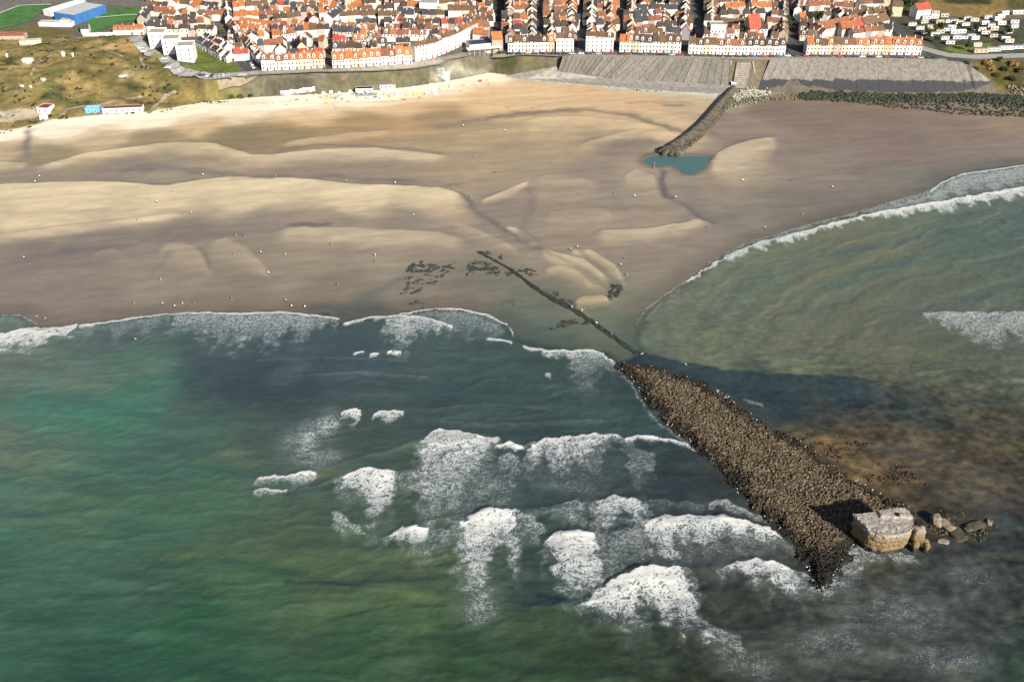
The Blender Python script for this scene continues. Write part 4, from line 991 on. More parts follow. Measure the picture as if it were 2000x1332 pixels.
F.append(tuple(59*6+j for j in range(6)))
me = bpy.data.meshes.new('groyne_body'); me.from_pydata(V, [], F); me.update()
gro = link('breakwater', None, loc=(0, 0, 0), label='short stone breakwater running out from the sea walls into a teal tide pool', cat='breakwater')
link('wall', me, M_GROY, gro)
V0 = GL[-1]; zb = float(H(V0.x, V0.y))
lump('round_head', gro, (V0.x+2.2, V0.y-.6, zb+.6), (8.0, 5.6, 3.2), 21, M_GROY)
qs = []; 
rg = np.random.default_rng(77)
for i in range(420):
    f_ = rg.random()**.8; p = GL[int(f_*59)]; u_ = rg.uniform(.5, 1.1)*(3.0+4.5*f_)
    qs.append((p.x+u_*.75+rg.normal()*.7, p.y-u_*.62+rg.normal()*.7, float(H(p.x, p.y))+.35+rg.random()*.5))
me, _ = rocks_mesh('groyne_rocks', np.array(qs), rg.uniform(.45, 1.3, 420), ICO1, .7, .28, 79)
o = link('rubble', me, M_GROY, gro, kind='stuff')
qs = [(V0.x+2.2+6.6*math.cos(a)+rg.normal()*.6, V0.y-.6+5.0*math.sin(a)+rg.normal()*.5, zb+.3+rg.random()*.9) for a in rg.uniform(0, 6.28, 220)]
qs = [(x*.88+.12*(V0.x+2.2), y*.88+.12*(V0.y-.6), z+1.0) if i % 3 == 0 else (x, y, z) for i, (x, y, z) in enumerate(qs)]
me, _ = rocks_mesh('head_rocks', np.array(qs), rg.uniform(.5, 1.6, 220), ICO1, .7, .28, 80)
link('rubble', me, M_DROCK, gro, kind='stuff')

# ---- rock armour below the right-hand wall
M_ARM, nt, b = newmat('armour_rock')
oi = attr(nt, 'Col').outputs['Color']; n1 = noise(nt, pos(nt), .8, 3)
nt.links.new(mixc(nt, 1.0, oi, mixc(nt, n1, (.6, .6, .6), (1.4, 1.4, 1.4)), 'MULTIPLY'), b.inputs['Base Color']); b.inputs['Roughness'].default_value = .85
def armour(poly, n, seed, c0, c1, r0=.5, r1=1.2, lift=.4, thr=-9):
    q_ = scatter([P(*p, 2.0) for p in poly], n, seed, 1.5)
    if thr > -5: q_ = q_[fbm(q_[:, 0]/5, q_[:, 1]/4, seed, 3) > thr]
    z_ = H(q_[:, 0], q_[:, 1])+lift; rg_ = np.random.default_rng(seed)
    me_, ix = rocks_mesh('armour', np.c_[q_, z_], rg_.uniform(r0, r1, len(q_)), ICO1, .75, .3, seed)
    cc = np.array(c0)+rg_.random((len(q_), 1))**1.5*(np.array(c1)-np.array(c0))
    set_col(me_, 'Col', np.clip(lin(cc)/KLIT, .01, .6)[ix])
    return link('rock_armour', me_, M_ARM, kind='stuff')
armour([(1560,184),(1640,184),(1720,186),(1800,186),(1900,184),(2010,190),(2060,200),(2060,214),(1900,202),(1750,200),(1640,200),(1560,196)], 2300, 91, (34,44,30), (84,90,62), .55, 1.35)
armour([(1640,196),(1800,196),(1960,196),(2060,206),(2060,230),(1960,228),(1880,224),(1800,216),(1700,208)], 1600, 92, (40,44,30), (108,102,76), .4, 1.0, .3, -.1)
armour([(1420,206),(1440,186),(1480,182),(1500,186),(1510,196),(1470,204),(1430,214),(1410,226)], 330, 93, (70,78,58), (190,184,160), .4, .9)
armour([(1430,186),(1460,178),(1500,180),(1505,190),(1460,196),(1435,200)], 260, 94, (190,184,168), (236,228,210), .4, .9, .4)
armour([(1500,188),(1560,184),(1566,196),(1510,200)], 150, 95, (110,104,70), (150,136,100), .4, .8, .3, -.1)
armour([(1958,178),(2010,184),(2060,190),(2060,196),(1990,190)], 160, 96, (120,112,96), (176,160,136), .5, 1.1, .4)

# ================================================================== SEA WALLS, PROMENADE, STREETS
M_PANEL, nt, b = newmat('wall_concrete')
n1 = noise(nt, pos(nt, (1.6, 1.6, .12)), .5, 5, .65); n2 = noise(nt, pos(nt), .18, 4, .6)
oi = N(nt, 'ShaderNodeObjectInfo')
c = mixc(nt, sstep(nt, n1, .3, .7), (.095, .087, .074), (.165, .153, .132))
c = mixc(nt, mathn(nt, 'MULTIPLY', sstep(nt, n2, .5, .7), .5), c, (.17, .158, .138))
fr = mathn(nt, 'ADD', mathn(nt, 'MULTIPLY', oi.outputs['Random'], .30), .82)
hs = N(nt, 'ShaderNodeHueSaturation'); nt.links.new(fr, hs.inputs['Value']); nt.links.new(c, hs.inputs['Color'])
nt.links.new(hs.outputs[0], b.inputs['Base Color']); b.inputs['Roughness'].default_value = .92
M_PANEL2, nt, b = newmat('wall_concrete_tarred')
n1 = noise(nt, pos(nt, (1.2, 1.2, .15)), .35, 5, .65); n2 = noise(nt, pos(nt), .14, 5, .62); n3 = noise(nt, pos(nt, (1, 1, .3)), .16, 3, .6)
c = mixc(nt, sstep(nt, n1, .3, .7), (.115, .105, .09), (.20, .184, .158))
c = mixc(nt, sstep(nt, n3, .66, .72), c, (.06, .06, .064))
sep = N(nt, 'ShaderNodeSeparateXYZ'); nt.links.new(pos(nt), sep.inputs[0])
zt_ = mathn(nt, 'ADD', sep.outputs[2], mathn(nt, 'MULTIPLY', mathn(nt, 'SUBTRACT', n2, .5), 5.5))
tar = mixc(nt, n1, (.022, .022, .026), (.04, .039, .044))
c = mixc(nt, sstep(nt, zt_, 9.2, 8.4), c, tar)
zb_ = mathn(nt, 'ADD', sep.outputs[2], mathn(nt, 'MULTIPLY', mathn(nt, 'SUBTRACT', n3, .5), 9.0))
c = mixc(nt, sstep(nt, zb_, 2.4, 2.0), c, (.16, .145, .118))
nt.links.new(c, b.inputs['Base Color']); b.inputs['Roughness'].default_value = .9

def slab(name, quad, th, mat, parent, **kw):
    """four 3-D corners (bottom-left, bottom-right, top-right, top-left) made into a slab th thick"""
    q_ = [Vector(p) for p in quad]; nrm = (q_[1]-q_[0]).cross(q_[3]-q_[0]).normalized()
    if nrm.y > 0: nrm = -nrm
    f_ = [p+nrm*th*.5 for p in q_]; bk = [p-nrm*th*.5 for p in q_]
    mb = MB(); mb.add(f_+bk, [(0,1,2,3),(7,6,5,4),(0,4,5,1),(1,5,6,2),(2,6,7,3),(3,7,4,0)])
    return link(name, mb.mesh(name), mat, parent, **kw)
def lerp_line(pts, n):
    x = [p[0] for p in pts]; y = [p[1] for p in pts]; out = []
    for i in range(n+1):
        t_ = i/n*(len(pts)-1); j = min(int(t_), len(pts)-2); f_ = t_-j
        out.append((x[j]+(x[j+1]-x[j])*f_, y[j]+(y[j+1]-y[j])*f_))
    return out
def wall_of_panels(obj, foot, top, zf, zt, n, mat, gap, step):
    A = lerp_line(foot, n); B = lerp_line(top, n)
    for i in range(n):
        a0, a1, b0, b1 = [Vector((*P(p[0], p[1], z), z)) for p, z in ((A[i], zf), (A[i+1], zf), (B[i], zt(i/n)), (B[i+1], zt((i+1)/n)))]
        o_ = Vector((0, -1.7-step*((i*37 % 11)/11-.5), .75)); g_ = gap*.5
        d = (a1-a0).normalized()*g_; e = (b1-b0).normalized()*g_
        slab('panel', [a0+d+o_, a1-d+o_, b1-e+o_, b0+e+o_], .5, mat, obj)
sw1 = link('sea_wall', None, loc=(0, 0, 0), label='pale ribbed sloping concrete sea wall below the middle of the seafront', cat='sea wall')
wall_of_panels(sw1, [(1086,151),(1200,157),(1421,169)], [(1099,111),(1250,112),(1424,118)], 3.2, lambda f: ZT, 30, M_PANEL, .28, .5)
slab('end_wall', [Vector((*P(1079,153,2.4), 2.4)), Vector((*P(1087,152,2.4), 2.4)), Vector((*P(1100,112,ZT-.6), ZT-.6)), Vector((*P(1094,113,ZT-1.5), ZT-1.5))], .6, plain('dark_gap', (.05, .045, .04), .9), sw1)
slab('toe_gap_strip', [Vector((*P(1140,161,2.4), 2.4))+Vector((0, -1.2, 0)), Vector((*P(1418,174,2.4), 2.4))+Vector((0, -1.2, 0)), Vector((*P(1418,171,3.1), 3.1))+Vector((0, -1.2, 0)), Vector((*P(1140,158,3.1), 3.1))+Vector((0, -1.2, 0))], .5, plain('dark_toe', (.07, .06, .05), .8), sw1)  # dark strip along the gap line between wall foot and apron
sw2 = link('sea_wall', None, loc=(0, 0, 0), label='long stained concrete sea wall with dark tarred foot above the rock armour', cat='sea wall')
ZB = lambda f: ZT-.2 if f < .8 else ZT-.2-(f-.8)/.2*11
wall_of_panels(sw2, [(1478,178),(1560,181),(1680,182),(1800,182),(1900,181),(1958,176)], [(1503,118),(1590,116),(1680,115),(1780,117),(1880,122),(1946,168)], 2.2, lambda f: ZT-.2 if f < .8 else ZT-.2-((f-.8)/.2)**1.3*13.5, 26, M_PANEL2, .12, .25)
# pale toe ledge in front of the second wall
mb = MB(); A = lerp_line([(1478,180),(1560,184),(1680,184),(1800,184),(1900,184),(1962,178)], 40); V = []
for (px, py) in A:
    p = P(px, py, 2.2); V += [(p[0], p[1]-1.6, 1.0), (p[0], p[1]-1.4, 2.7), (p[0], p[1]+.6, 2.75), (p[0], p[1]+.8, 1.0)]
mb.add(V, [(i*4+j, (i+1)*4+j, (i+1)*4+(j+1) % 4, i*4+(j+1) % 4) for i in range(40) for j in range(3)])
link('toe_ledge', mb.mesh('toe_ledge'), M_CONC, sw2)
# concrete apron in front of the first wall
M_APRON = plain('apron_concrete', (.25, .236, .212), .85, .22, .3)
def sheet(name, px_poly, zoff, mat, kind='structure', n=80, zfix=None, **kw):
    pts = resample([tuple(G(*p)[:2]) if zfix is None else P(*p, zfix) for p in px_poly], n)
    bm = bmesh.new(); vs_ = [bm.verts.new((p.x, p.y, (float(H(p.x, p.y)) if zfix is None else zfix)+zoff)) for p in pts]
    bm.faces.new(vs_); bmesh.ops.triangulate(bm, faces=bm.faces[:]); 
    bmesh.ops.recalc_face_normals(bm, faces=bm.faces[:])
    me_ = bpy.data.meshes.new(name); bm.to_mesh(me_); bm.free()
    if len(me_.polygons) and sum(p.normal.z*p.area for p in me_.polygons) < 0: me_.flip_normals()
    return link(name, me_, mat, kind=kind, **kw)
ap = [(990,152),(1086,151),(1200,159),(1424,173),(1432,178),(1424,188),(1340,184),(1250,178),(1150,170),(1080,164),(1030,159)]
pts = [P(*p, 2.5) for p in ap]; V = [(p[0], p[1], float(H(p[0], p[1]))+.95) for p in pts]; n = len(V)
mb = MB(); mb.add(V+[(x, y-.3, z-1.2) for x, y, z in V], [tuple(range(n))]+[(i, n+i, n+(i+1) % n, (i+1) % n) for i in range(n)])
me = mb.mesh('apron'); link('apron', me, M_APRON, kind='structure')
armour([(1150,166),(1250,176),(1340,182),(1345,186),(1250,181),(1150,171)], 130, 97, (60,52,40), (130,116,90), .2, .5, .45, .05)
# landing and steps between the two walls
stp = link('beach_steps', None, loc=G(1448, 160), label='concrete steps and landing between the two sea walls', cat='steps')
g0 = stp.location
for i in range(12):
    f_ = i/11; p = Vector((*P(1452-8*f_, 124+46*f_, 16-12*f_), 16-12*f_))-g0
    mb = MB(); mb.box(-5, 5, -.9, .9, -.6, .5); link('step', mb.mesh('step'), M_CONC, stp, p+Vector((0, -.5, .2)))
for sx_, (pa, pb) in ((-1, ((1428,122),(1424,168))), (1, ((1470,124),(1478,172)))):
    a0 = Vector((*P(*pa, 16), 16))-g0; a1 = Vector((*P(*pb, 4), 4))-g0
    slab('side_wall', [a1+Vector((-.5, 0, -1)), a1+Vector((.5, 0, -1)), a0+Vector((.5, 0, 1.0)), a0+Vector((-.5, 0, 1.0))], 1.0, M_CONC, stp)
mb = MB(); mb.box(-1.5, 1.5, -1.2, 1.2, 0, 2.4); mb.box(-1.8, 1.8, -1.5, 1.5, 2.4, 2.7)
p = Vector((*P(1432,168,4), 4)); link('shelter', mb.mesh('shelter'), plain('white_render', (.76, .74, .70), .8), stp, p-g0)
# dark retaining wall and ramp on the left
rw = link('retaining_wall', None, loc=(0, 0, 0), label='dark grey retaining wall above the white beach huts', cat='retaining wall')
wall_of_panels(rw, [(518,180),(615,174)], [(522,153),(613,150)], 4.5, lambda f: 13.5, 6, plain('grey_stone', (.135, .12, .10), .9, .25, .5), .15, .1)
rp = link('stairway', None, loc=(0, 0, 0), label='narrow diagonal stair climbing the slope left of the beach bar', cat='stairway')
slab('flight', [Vector((*P(649,176,4), 4.6)), Vector((*P(654,176,4), 4.6)), Vector((*P(681,146,14.5), 15.2)), Vector((*P(677,146,14.5), 15.2))], .6, plain('dark_step', (.16, .14, .12), .9), rp)

# promenade, streets, car parks, paths as thin sheets above the ground
M_PROM = plain('promenade_paving', (.22, .2, .165), .9, .15, .3)
M_ASPH = plain('asphalt', (.055, .055, .058), .9, .2, .4)
M_PALE = plain('pale_tarmac', (.27, .26, .25), .9, .15, .4)
M_PATH = plain('sandy_path', (.22, .185, .13), .95, .15, .4)
def strip(name, pts, w, zoff, mat, kind='structure', n=60):
    Q = resample([tuple(G(*p)[:2]) for p in pts], n, False); V = []
    for i, p in enumerate(Q):
        t_ = (Q[min(i+1, n-1)]-Q[max(i-1, 0)]).normalized(); nr = Vector((-t_.y, t_.x, 0))
        for s_ in (-1, -.33, .33, 1):
            x, y = p.x+nr.x*w*.5*s_, p.y+nr.y*w*.5*s_; V.append((x, y, max(float(H(x, y)), float(H(p.x, p.y))-.3)+zoff))
    F = [(i*4+j, (i+1)*4+j, (i+1)*4+j+1, i*4+j+1) for i in range(n-1) for j in range(3)]
    me_ = bpy.data.meshes.new(name); me_.from_pydata(V, [], F); me_.update()
    if sum(p.normal.z for p in me_.polygons) < 0: me_.flip_normals()
    return link(name, me_, mat, kind=kind)
strip('promenade', [(480,150),(505,144),(640,139),(720,136),(800,132),(860,122),(905,108),(940,98)], 8, .12, M_PROM)
strip('promenade', [(962,111),(1000,110),(1095,108),(1250,109),(1430,113.5),(1500,114.5),(1600,113),(1700,112),(1850,118)], 6, .12, M_PROM)
strip('road', [(960,106),(1100,104.5),(1250,105.5),(1430,110),(1600,109.5),(1800,113),(1880,116)], 9, .10, M_ASPH)
strip('road', [(1770,80),(1800,95),(1850,108),(1900,112),(2000,109),(2100,104)], 9, .12, M_PALE)
strip('road', [(428,60),(445,78),(470,108),(500,140)], 12, .12, M_ASPH)
strip('road', [(400,150),(440,147),(480,148),(505,142)], 7, .14, M_PALE)
strip('car_park', [(352,146),(378,146),(415,152),(455,150)], 9, .16, M_PALE)
strip('car_park', [(318,112),(330,122),(345,138),(360,146)], 8, .17, M_PALE)
strip('car_park', [(262,72),(275,84),(285,100),(300,108)], 10, .15, M_PALE)
strip('path', [(428,176),(455,168),(490,158),(505,148)], 4, .25, M_PATH)
strip('path', [(120,228),(130,216),(165,208),(220,200),(280,190)], 2.4, .25, M_PATH)
strip('path', [(290,222),(305,205),(325,188),(345,182)], 3, .25, M_PATH)
strip('path', [(0,98),(60,90),(140,78),(175,74),(230,66)], 2.2, .3, M_PATH)
strip('path', [(60,150),(80,120),(120,102),(190,94),(220,104),(240,112)], 1.6, .3, M_PATH)
strip('path', [(274,112),(280,128),(290,134)], 2.0, .3, M_PATH)
for pts in ([(1057,78),(1057,40),(1056,-6)], [(1137,106),(1136,70),(1134,56)], [(1210,62),(1211,30),(1212,-6)], [(1378,106),(1372,70),(1360,35),(1346,-6)], [(1553,108),(1540,70),(1500,20),(1480,-6)], [(640,136),(643,110),(650,100)], [(803,122),(770,80),(745,50),(738,30)], [(1790,108),(1770,80),(1740,40)], [(960,104),(975,60),(1012,0)]):
    strip('road', pts, 7.5, .14, M_ASPH)

# ================================================================== THE TOWN
WALLS = {'white': (.62, .61, .59), 'off-white': (.48, .455, .41), 'cream': (.46, .39, .28), 'pink': (.40, .28, .24), 'beige': (.30, .25, .20), 'grey': (.24, .24, .245)}
ROOFS = {'orange': (.34, .12, .042), 'terracotta': (.20, .085, .048), 'brown': (.115, .07, .042), 'dark brown': (.065, .045, .036), 'slate grey': (.05, .05, .06), 'red': (.32, .065, .042)}
def wmat(c): return plain('render_'+c.replace('-', '_'), WALLS[c], .85, .10, .5, objrand=.12)
def rmat(c): return plain('tiles_'+c.replace(' ', '_'), ROOFS[c], .85, .28, .7, objrand=.35)
M_GLASS = plain('window_glass', (.035, .04, .045), .25, .1, spec=.5)
M_FRAME = plain('white_frame', (.74, .73, .70), .6)
M_BRICK = plain('chimney_brick', (.34, .16, .10), .9, .2, 1.0)
M_DOOR = [plain('door_brown', (.12, .06, .035), .6), plain('door_blue', (.06, .10, .2), .6), plain('door_red', (.25, .04, .035), .6)]
CACHE = {}
def cached(key, fn):
    if key not in CACHE: CACHE[key] = fn()
    return CACHE[key]
def wall_geo(w, d, he, rh):
    h = w/2; V = [(-h,0,-2),(h,0,-2),(h,d,-2),(-h,d,-2),(-h,0,he),(h,0,he),(h,d,he),(-h,d,he),(-h,d/2,he+rh),(h,d/2,he+rh)]
    return V, [(0,1,5,4),(2,3,7,6),(1,2,6,9,5),(3,0,4,8,7)]
def roof_geo(w, d, he, rh):
    h = w/2+.06; t = .22; ov = .35; s = rh/(d/2); V = []; F = []
    for sg, ye in ((-1, -ov), (1, d+ov)):
        o = len(V); zc = he-ov*s
        V += [(-h, ye, zc+.04), (h, ye, zc+.04), (h, d/2, he+rh+.04), (-h, d/2, he+rh+.04), (-h, ye, zc+.04+t), (h, ye, zc+.04+t), (h, d/2, he+rh+.04+t), (-h, d/2, he+rh+.04+t)]
        f = [(0,3,2,1),(4,5,6,7),(0,1,5,4),(1,2,6,5),(3,0,4,7)] if sg < 0 else [(0,1,2,3),(7,6,5,4),(4,5,1,0),(5,6,2,1),(7,4,0,3)]
        F += [tuple(i+o for i in q_) for q_ in f]
    return V, F
def geo_mesh(name, g):
    mb = MB(); mb.add(*g); return mb.mesh(name)
def win_mesh():
    mb = MB(); mb.box(-.62, .62, -.05, .05, 0, 1.6, 0); mb.box(-.48, .48, -.07, .03, .14, 1.46, 1); return mb.mesh('window', [M_FRAME, M_GLASS])
def door_mesh():
    mb = MB(); mb.box(-.6, .6, -.07, .05, 0, 2.2); return mb.mesh('door')
def chim_mesh():
    mb = MB(); mb.box(-.35, .35, -.7, .7, -1.2, 1.3); mb.box(-.42, .42, -.77, .77, 1.3, 1.45)
    mb.cyl(0, -.35, .16, 1.45, 1.95, 6); mb.cyl(0, .35, .16, 1.45, 1.95, 6); return mb.mesh('chimney')
def dormer_mesh():
    mb = MB(); mb.box(-.95, .95, -.1, 2.2, -.6, 1.5, 0)
    mb.add([(-1.1,-.3,1.5),(1.1,-.3,1.5),(1.1,2.6,1.5),(-1.1,2.6,1.5),(0,-.3,2.3),(0,2.6,2.3)], [(0,1,4),(1,2,5,4),(2,3,5),(3,0,4,5)], 0)
    mb.box(-.6, .6, -.15, 0, .1, 1.3, 1); return mb.mesh('dormer', [M_FRAME, M_GLASS])
Q5 = lambda v, s: round(round(v/s)*s, 2)
OCC = []
def free(x, y, r):
    for (a, b_, c_) in OCC:
        if (a-x)**2+(b_-y)**2 < (r+c_)**2: return False
    return True
HOUSES = []
def plan(p, rz, w, d, he, rh, wc, rc, row, detail, dorm=0, check=True):
    c_ = Vector((p[0], p[1], 0))+Matrix.Rotation(rz, 3, 'Z') @ Vector((0, d/2, 0))
    if check and not free(c_.x, c_.y, w*.46): return
    OCC.append((c_.x, c_.y, w*.46))
    HOUSES.append(dict(p=(p[0], p[1], float(H(p[0], p[1]))), rz=rz, w=Q5(w, .5), d=Q5(d, .5), he=Q5(he, .5), rh=Q5(rh, .25), wc=wc, rc=rc, row=row, detail=detail, dorm=dorm, px=None))
rnd = random.Random(11)
def pick(d_): 
    t_ = rnd.random()*sum(d_.values())
    for k_, v_ in d_.items():
        t_ -= v_
        if t_ <= 0: return k_
    return k_
def terrace(pts, row, w, d, he, rh, wc, rc, detail=2, dorm=.5, skip=0.0, jit=.6, check=True):
    L = [G(*p) for p in pts]; L = [Vector((q_.x, q_.y, 0)) for q_ in L]
    tot = sum((b_-a_).length for a_, b_ in zip(L, L[1:])); s_ = 0; rcur = pick(rc); run = 0
    while s_ < tot-w*.6:
        ww = w*rnd.uniform(.85, 1.15); m = s_+ww/2; acc = 0
        for a_, b_ in zip(L, L[1:]):
            l_ = (b_-a_).length
            if acc+l_ >= m or b_ is L[-1]:
                t_ = (m-acc)/l_; q_ = a_.lerp(b_, t_); dr = b_-a_; break
            acc += l_
        if run <= 0: rcur = pick(rc); run = rnd.randint(1, 4)
        run -= 1
        if rnd.random() >= skip:
            rz = math.atan2(dr.y, dr.x)
            plan((q_.x, q_.y+rnd.uniform(-.3, .3)), rz, ww, d+rnd.uniform(-.5, .5), he+rnd.uniform(-jit, jit), rh+rnd.uniform(-.3, .3), pick(wc), rcur, row, detail, 1 if rnd.random() < dorm else 0, check)
        s_ += ww
W1 = {'white': 8, 'off-white': 2, 'cream': 1.2}; W2 = {'white': 5, 'off-white': 4, 'cream': 2, 'pink': 1, 'beige': 1.5, 'grey': .6}
RO = {'orange': 5, 'terracotta': 2, 'brown': 1}; RB = {'brown': 5, 'terracotta': 2, 'dark brown': 2, 'orange': .6}; RM = {'orange': 1.5, 'terracotta': 2.5, 'brown': 3, 'dark brown': 2, 'slate grey': 1.6, 'red': .3}
RL = {'orange': 2.6, 'terracotta': 2.8, 'red': .6, 'brown': 2.8, 'dark brown': 2.6, 'slate grey': 2.2}
# seafront, left to right
terrace([(512,139),(570,137),(638,133)], 'the seafront terrace above the retaining wall', 4.82, 7.65, 7.22, 3.36, W1, {'brown': 2, 'orange': 4, 'terracotta': 1}, dorm=.8, check=False)
terrace([(650,134),(720,131),(800,127)], 'the orange-roofed seafront terrace above the beach bar', 5.16, 9.35, 6.55, 4.16, W1, {'orange': 6, 'terracotta': 2}, dorm=.5, check=False)
terrace([(812,122),(850,113),(890,96),(932,74)], 'the tall curved white seafront terrace', 5.16, 5.95, 11.08, 2.08, {'white': 9, 'off-white': .5}, {'orange': 3, 'terracotta': 2, 'brown': 2}, dorm=.1, jit=.2, check=False)
terrace([(992,103),(1040,102.5),(1084,102)], 'the seafront terrace right of the gap', 4.82, 7.65, 7.71, 3.52, W1, {'brown': 5, 'dark brown': 1, 'orange': .5}, dorm=.7, check=False)
terrace([(1086,102),(1130,101.5)], 'the tall hotel terrace left of the dark lane', 6.88, 7.65, 10.60, 2.88, {'white': 1}, {'brown': 1}, dorm=.3, check=False)
terrace([(1144,101.5),(1208,102)], 'the tall hotel terrace right of the dark lane', 6.45, 7.65, 11.08, 2.08, {'white': 1}, {'brown': 1, 'dark brown': 1}, dorm=.2, check=False)
terrace([(1210,102.5),(1268,103.5),(1330,105)], 'the brown-roofed seafront terrace right of the hotels', 4.99, 7.65, 8.09, 4.16, W1, RB, dorm=.6, check=False)
terrace([(1344,106.5),(1400,108),(1470,108.5),(1536,109)], 'the seafront terrace above the beach steps', 4.99, 7.65, 7.32, 3.68, W1, {'brown': 4, 'terracotta': 3, 'dark brown': 2}, dorm=.7, check=False)
terrace([(1574,108),(1640,107.5),(1720,107.5),(1796,109)], 'the last seafront terrace on the right', 5.16, 7.65, 7.71, 3.84, {'white': 5, 'off-white': 3, 'cream': 4, 'pink': 1}, {'brown': 5, 'orange': 1.4, 'terracotta': 1}, dorm=.6, check=False)
# side street beside the lawn, stepped houses below the flats, street edges
terrace([(446,60),(460,78),(478,98),(500,122)], 'the steep side street beside the lawn', 5.59, 6.80, 5.33, 2.72, W2, {'terracotta': 2, 'brown': 3, 'dark brown': 1}, detail=1, dorm=.2, check=False)
HS = len(HOUSES)
terrace([(384,92),(398,100),(412,108),(428,116),(444,124)], 'the stepped white terrace below the flats', 4.30, 7.65, 4.64, 2.24, {'white': 1}, {'dark brown': 1, 'slate grey': 1}, detail=1, dorm=.0)
terrace([(396,84),(412,92),(428,100),(442,108)], 'the rear stepped white terrace below the flats', 4.30, 6.80, 4.64, 2.24, {'white': 1}, {'dark brown': 1, 'slate grey': 1}, detail=1, dorm=.0)
terrace([(305,74),(345,73),(385,72),(418,72)], 'the long pale terrace behind the cubic flats', 6.02, 6.80, 6.02, 2.08, {'off-white': 2, 'pink': 1, 'white': 2, 'cream': 1}, {'dark brown': 2, 'terracotta': 1}, detail=1, dorm=.2)
terrace([(222,69),(282,69)], 'the red-roofed pair beside the pitch', 7.74, 6.80, 4.30, 2.40, {'white': 1, 'off-white': 1}, {'orange': 1, 'red': .6}, detail=1, dorm=0)
# inner blocks: rows one behind the other, or running along the side streets
def block_rows(name, pxl, pxr, y0, y1, step, ang, wc, rc, w=5.3, skip=.12, he=4.9):
    y = y0; r_ = 0
    while y < y1:
        r_ += 1; zt_ = ZT+2
        def xat(px):   # x of that sight line at distance y
            lo, hi = -40.0, 200.0
            for _ in range(30):
                m = (lo+hi)/2
                if P(px, m, zt_)[1] > y: lo = m
                else: hi = m
            return P(px, lo, zt_)[0]
        xa, xb_ = xat(pxl)+1, xat(pxr)-1
        x = xa
        while x < xb_-4:
            nseg = rnd.randint(3, 8); aa = R(rnd.uniform(-1, 1)*ang+rnd.choice([0, 0, 0, 0, 90]) if ang > 8 else rnd.uniform(-4, 4))
            dirv = Vector((math.cos(aa), math.sin(aa), 0)); st_ = Vector((x, y+rnd.uniform(-2, 2), 0)); rcur = pick(rc); L_ = 0
            hh = he+rnd.uniform(-1.2, 2.2); dd_ = rnd.uniform(6, 8); flip = rnd.random() < .35
            for i in range(nseg):
                ww = w*rnd.uniform(.8, 1.2); q_ = st_+dirv*(L_+ww/2); L_ += ww
                if q_.x > xb_: break
                if rnd.random() < .35: rcur = pick(rc)
                if rnd.random() < skip: continue
                rz = aa; pp = q_
                if flip:
                    rz = aa+math.pi; pp = q_+Vector((-dirv.y, dirv.x, 0))*dd_
                plan((pp.x, pp.y), rz, ww, dd_, hh+rnd.uniform(-.4, .4), rnd.uniform(2.2, 3.6), pick(wc), rcur, f'{ordn(r_)} row behind {name}', 0, 1 if rnd.random() < .25 else 0)
            x += abs(dirv.x)*L_+rnd.uniform(1, 6)+ (6 if abs(dirv.x) < .3 else 0)
        y += step*rnd.uniform(.85, 1.15)
def block_lanes(name, pxl, pxr, y0, y1, wc, rc, w=5.2, he=5.4):
    """two files of houses facing the lanes on either side, running inland"""
    for side, px in ((0, pxl), (1, pxr)):
        y = y0; r_ = 0; rcur = pick(rc)
        while y < y1:
            lo, hi = -60.0, 200.0; ww = w*rnd.uniform(.85, 1.2)
            for _ in range(30):
                m = (lo+hi)/2
                if P(px, m, ZT+2)[1] > y+ww/2: lo = m
                else: hi = m
            x, r_ = P(px, lo, ZT+2)[0], r_+1
            tang = (px-1000)/FPX*.95
            rz = ((-math.pi/2-math.atan(tang)) if side == 0 else (math.pi/2-math.atan(tang)))+R(rnd.uniform(-7, 7))+(math.pi/2 if rnd.random() < .22 else 0)
            if rnd.random() < .4: rcur = pick(rc)
            if rnd.random() > .08:
                plan((x+(.8 if side == 0 else -.8), y+ww/2), rz, ww, rnd.uniform(6.4, 8), he+rnd.uniform(-1, 1.5), rnd.uniform(2.8, 4.4), pick(wc), rcur, f'{"left" if side == 0 else "right"} lane behind {name}', 0, 0)
            y += ww
def yat(px, py): return G(px, py).y
block_rows('the cubic flats', 285, 440, yat(360,62), 905, 13.4, 22, W2, RL, skip=.08)
block_rows('the retaining wall terrace', 455, 640, yat(560,120), 910, 12.2, 20, W2, RL, skip=.08)
block_rows('the orange-roofed terrace', 648, 800, yat(720,112), 910, 12.2, 16, W2, RL, skip=.07)
block_rows('the curved white terrace', 770, 960, yat(860,82), 912, 12.6, 22, W2, RM, skip=.08)
block_lanes('the seafront right of the gap', 985, 1050, yat(1020,84), 912, W2, RM)
block_rows('the seafront right of the gap', 1000, 1048, yat(1020,84), 912, 13.4, 5, W2, RM)
block_lanes('the hotel left of the dark lane', 1066, 1128, yat(1100,82), 912, W2, RM)
block_rows('the hotel left of the dark lane', 1080, 1126, yat(1100,82), 912, 14.3, 5, W2, RM)
block_lanes('the hotel right of the dark lane', 1144, 1204, yat(1170,80), 912, W2, RM)
block_rows('the hotel right of the dark lane', 1150, 1200, yat(1170,80), 912, 14.3, 6, W2, RM)
block_lanes('the brown-roofed terrace', 1222, 1348, yat(1270,80), 915, W2, RM)
block_rows('the brown-roofed terrace', 1238, 1338, yat(1270,80), 915, 15.1, 12, W2, RM)
block_lanes('the terrace above the beach steps', 1378, 1540, yat(1450,84), 915, W2, RB)
block_rows('the terrace above the beach steps', 1392, 1532, yat(1450,84), 915, 16.0, 14, W2, RB, skip=.14)
block_rows('the last seafront terrace', 1560, 1740, yat(1650,82), 915, 15.1, 26, W2, RB, skip=.14)

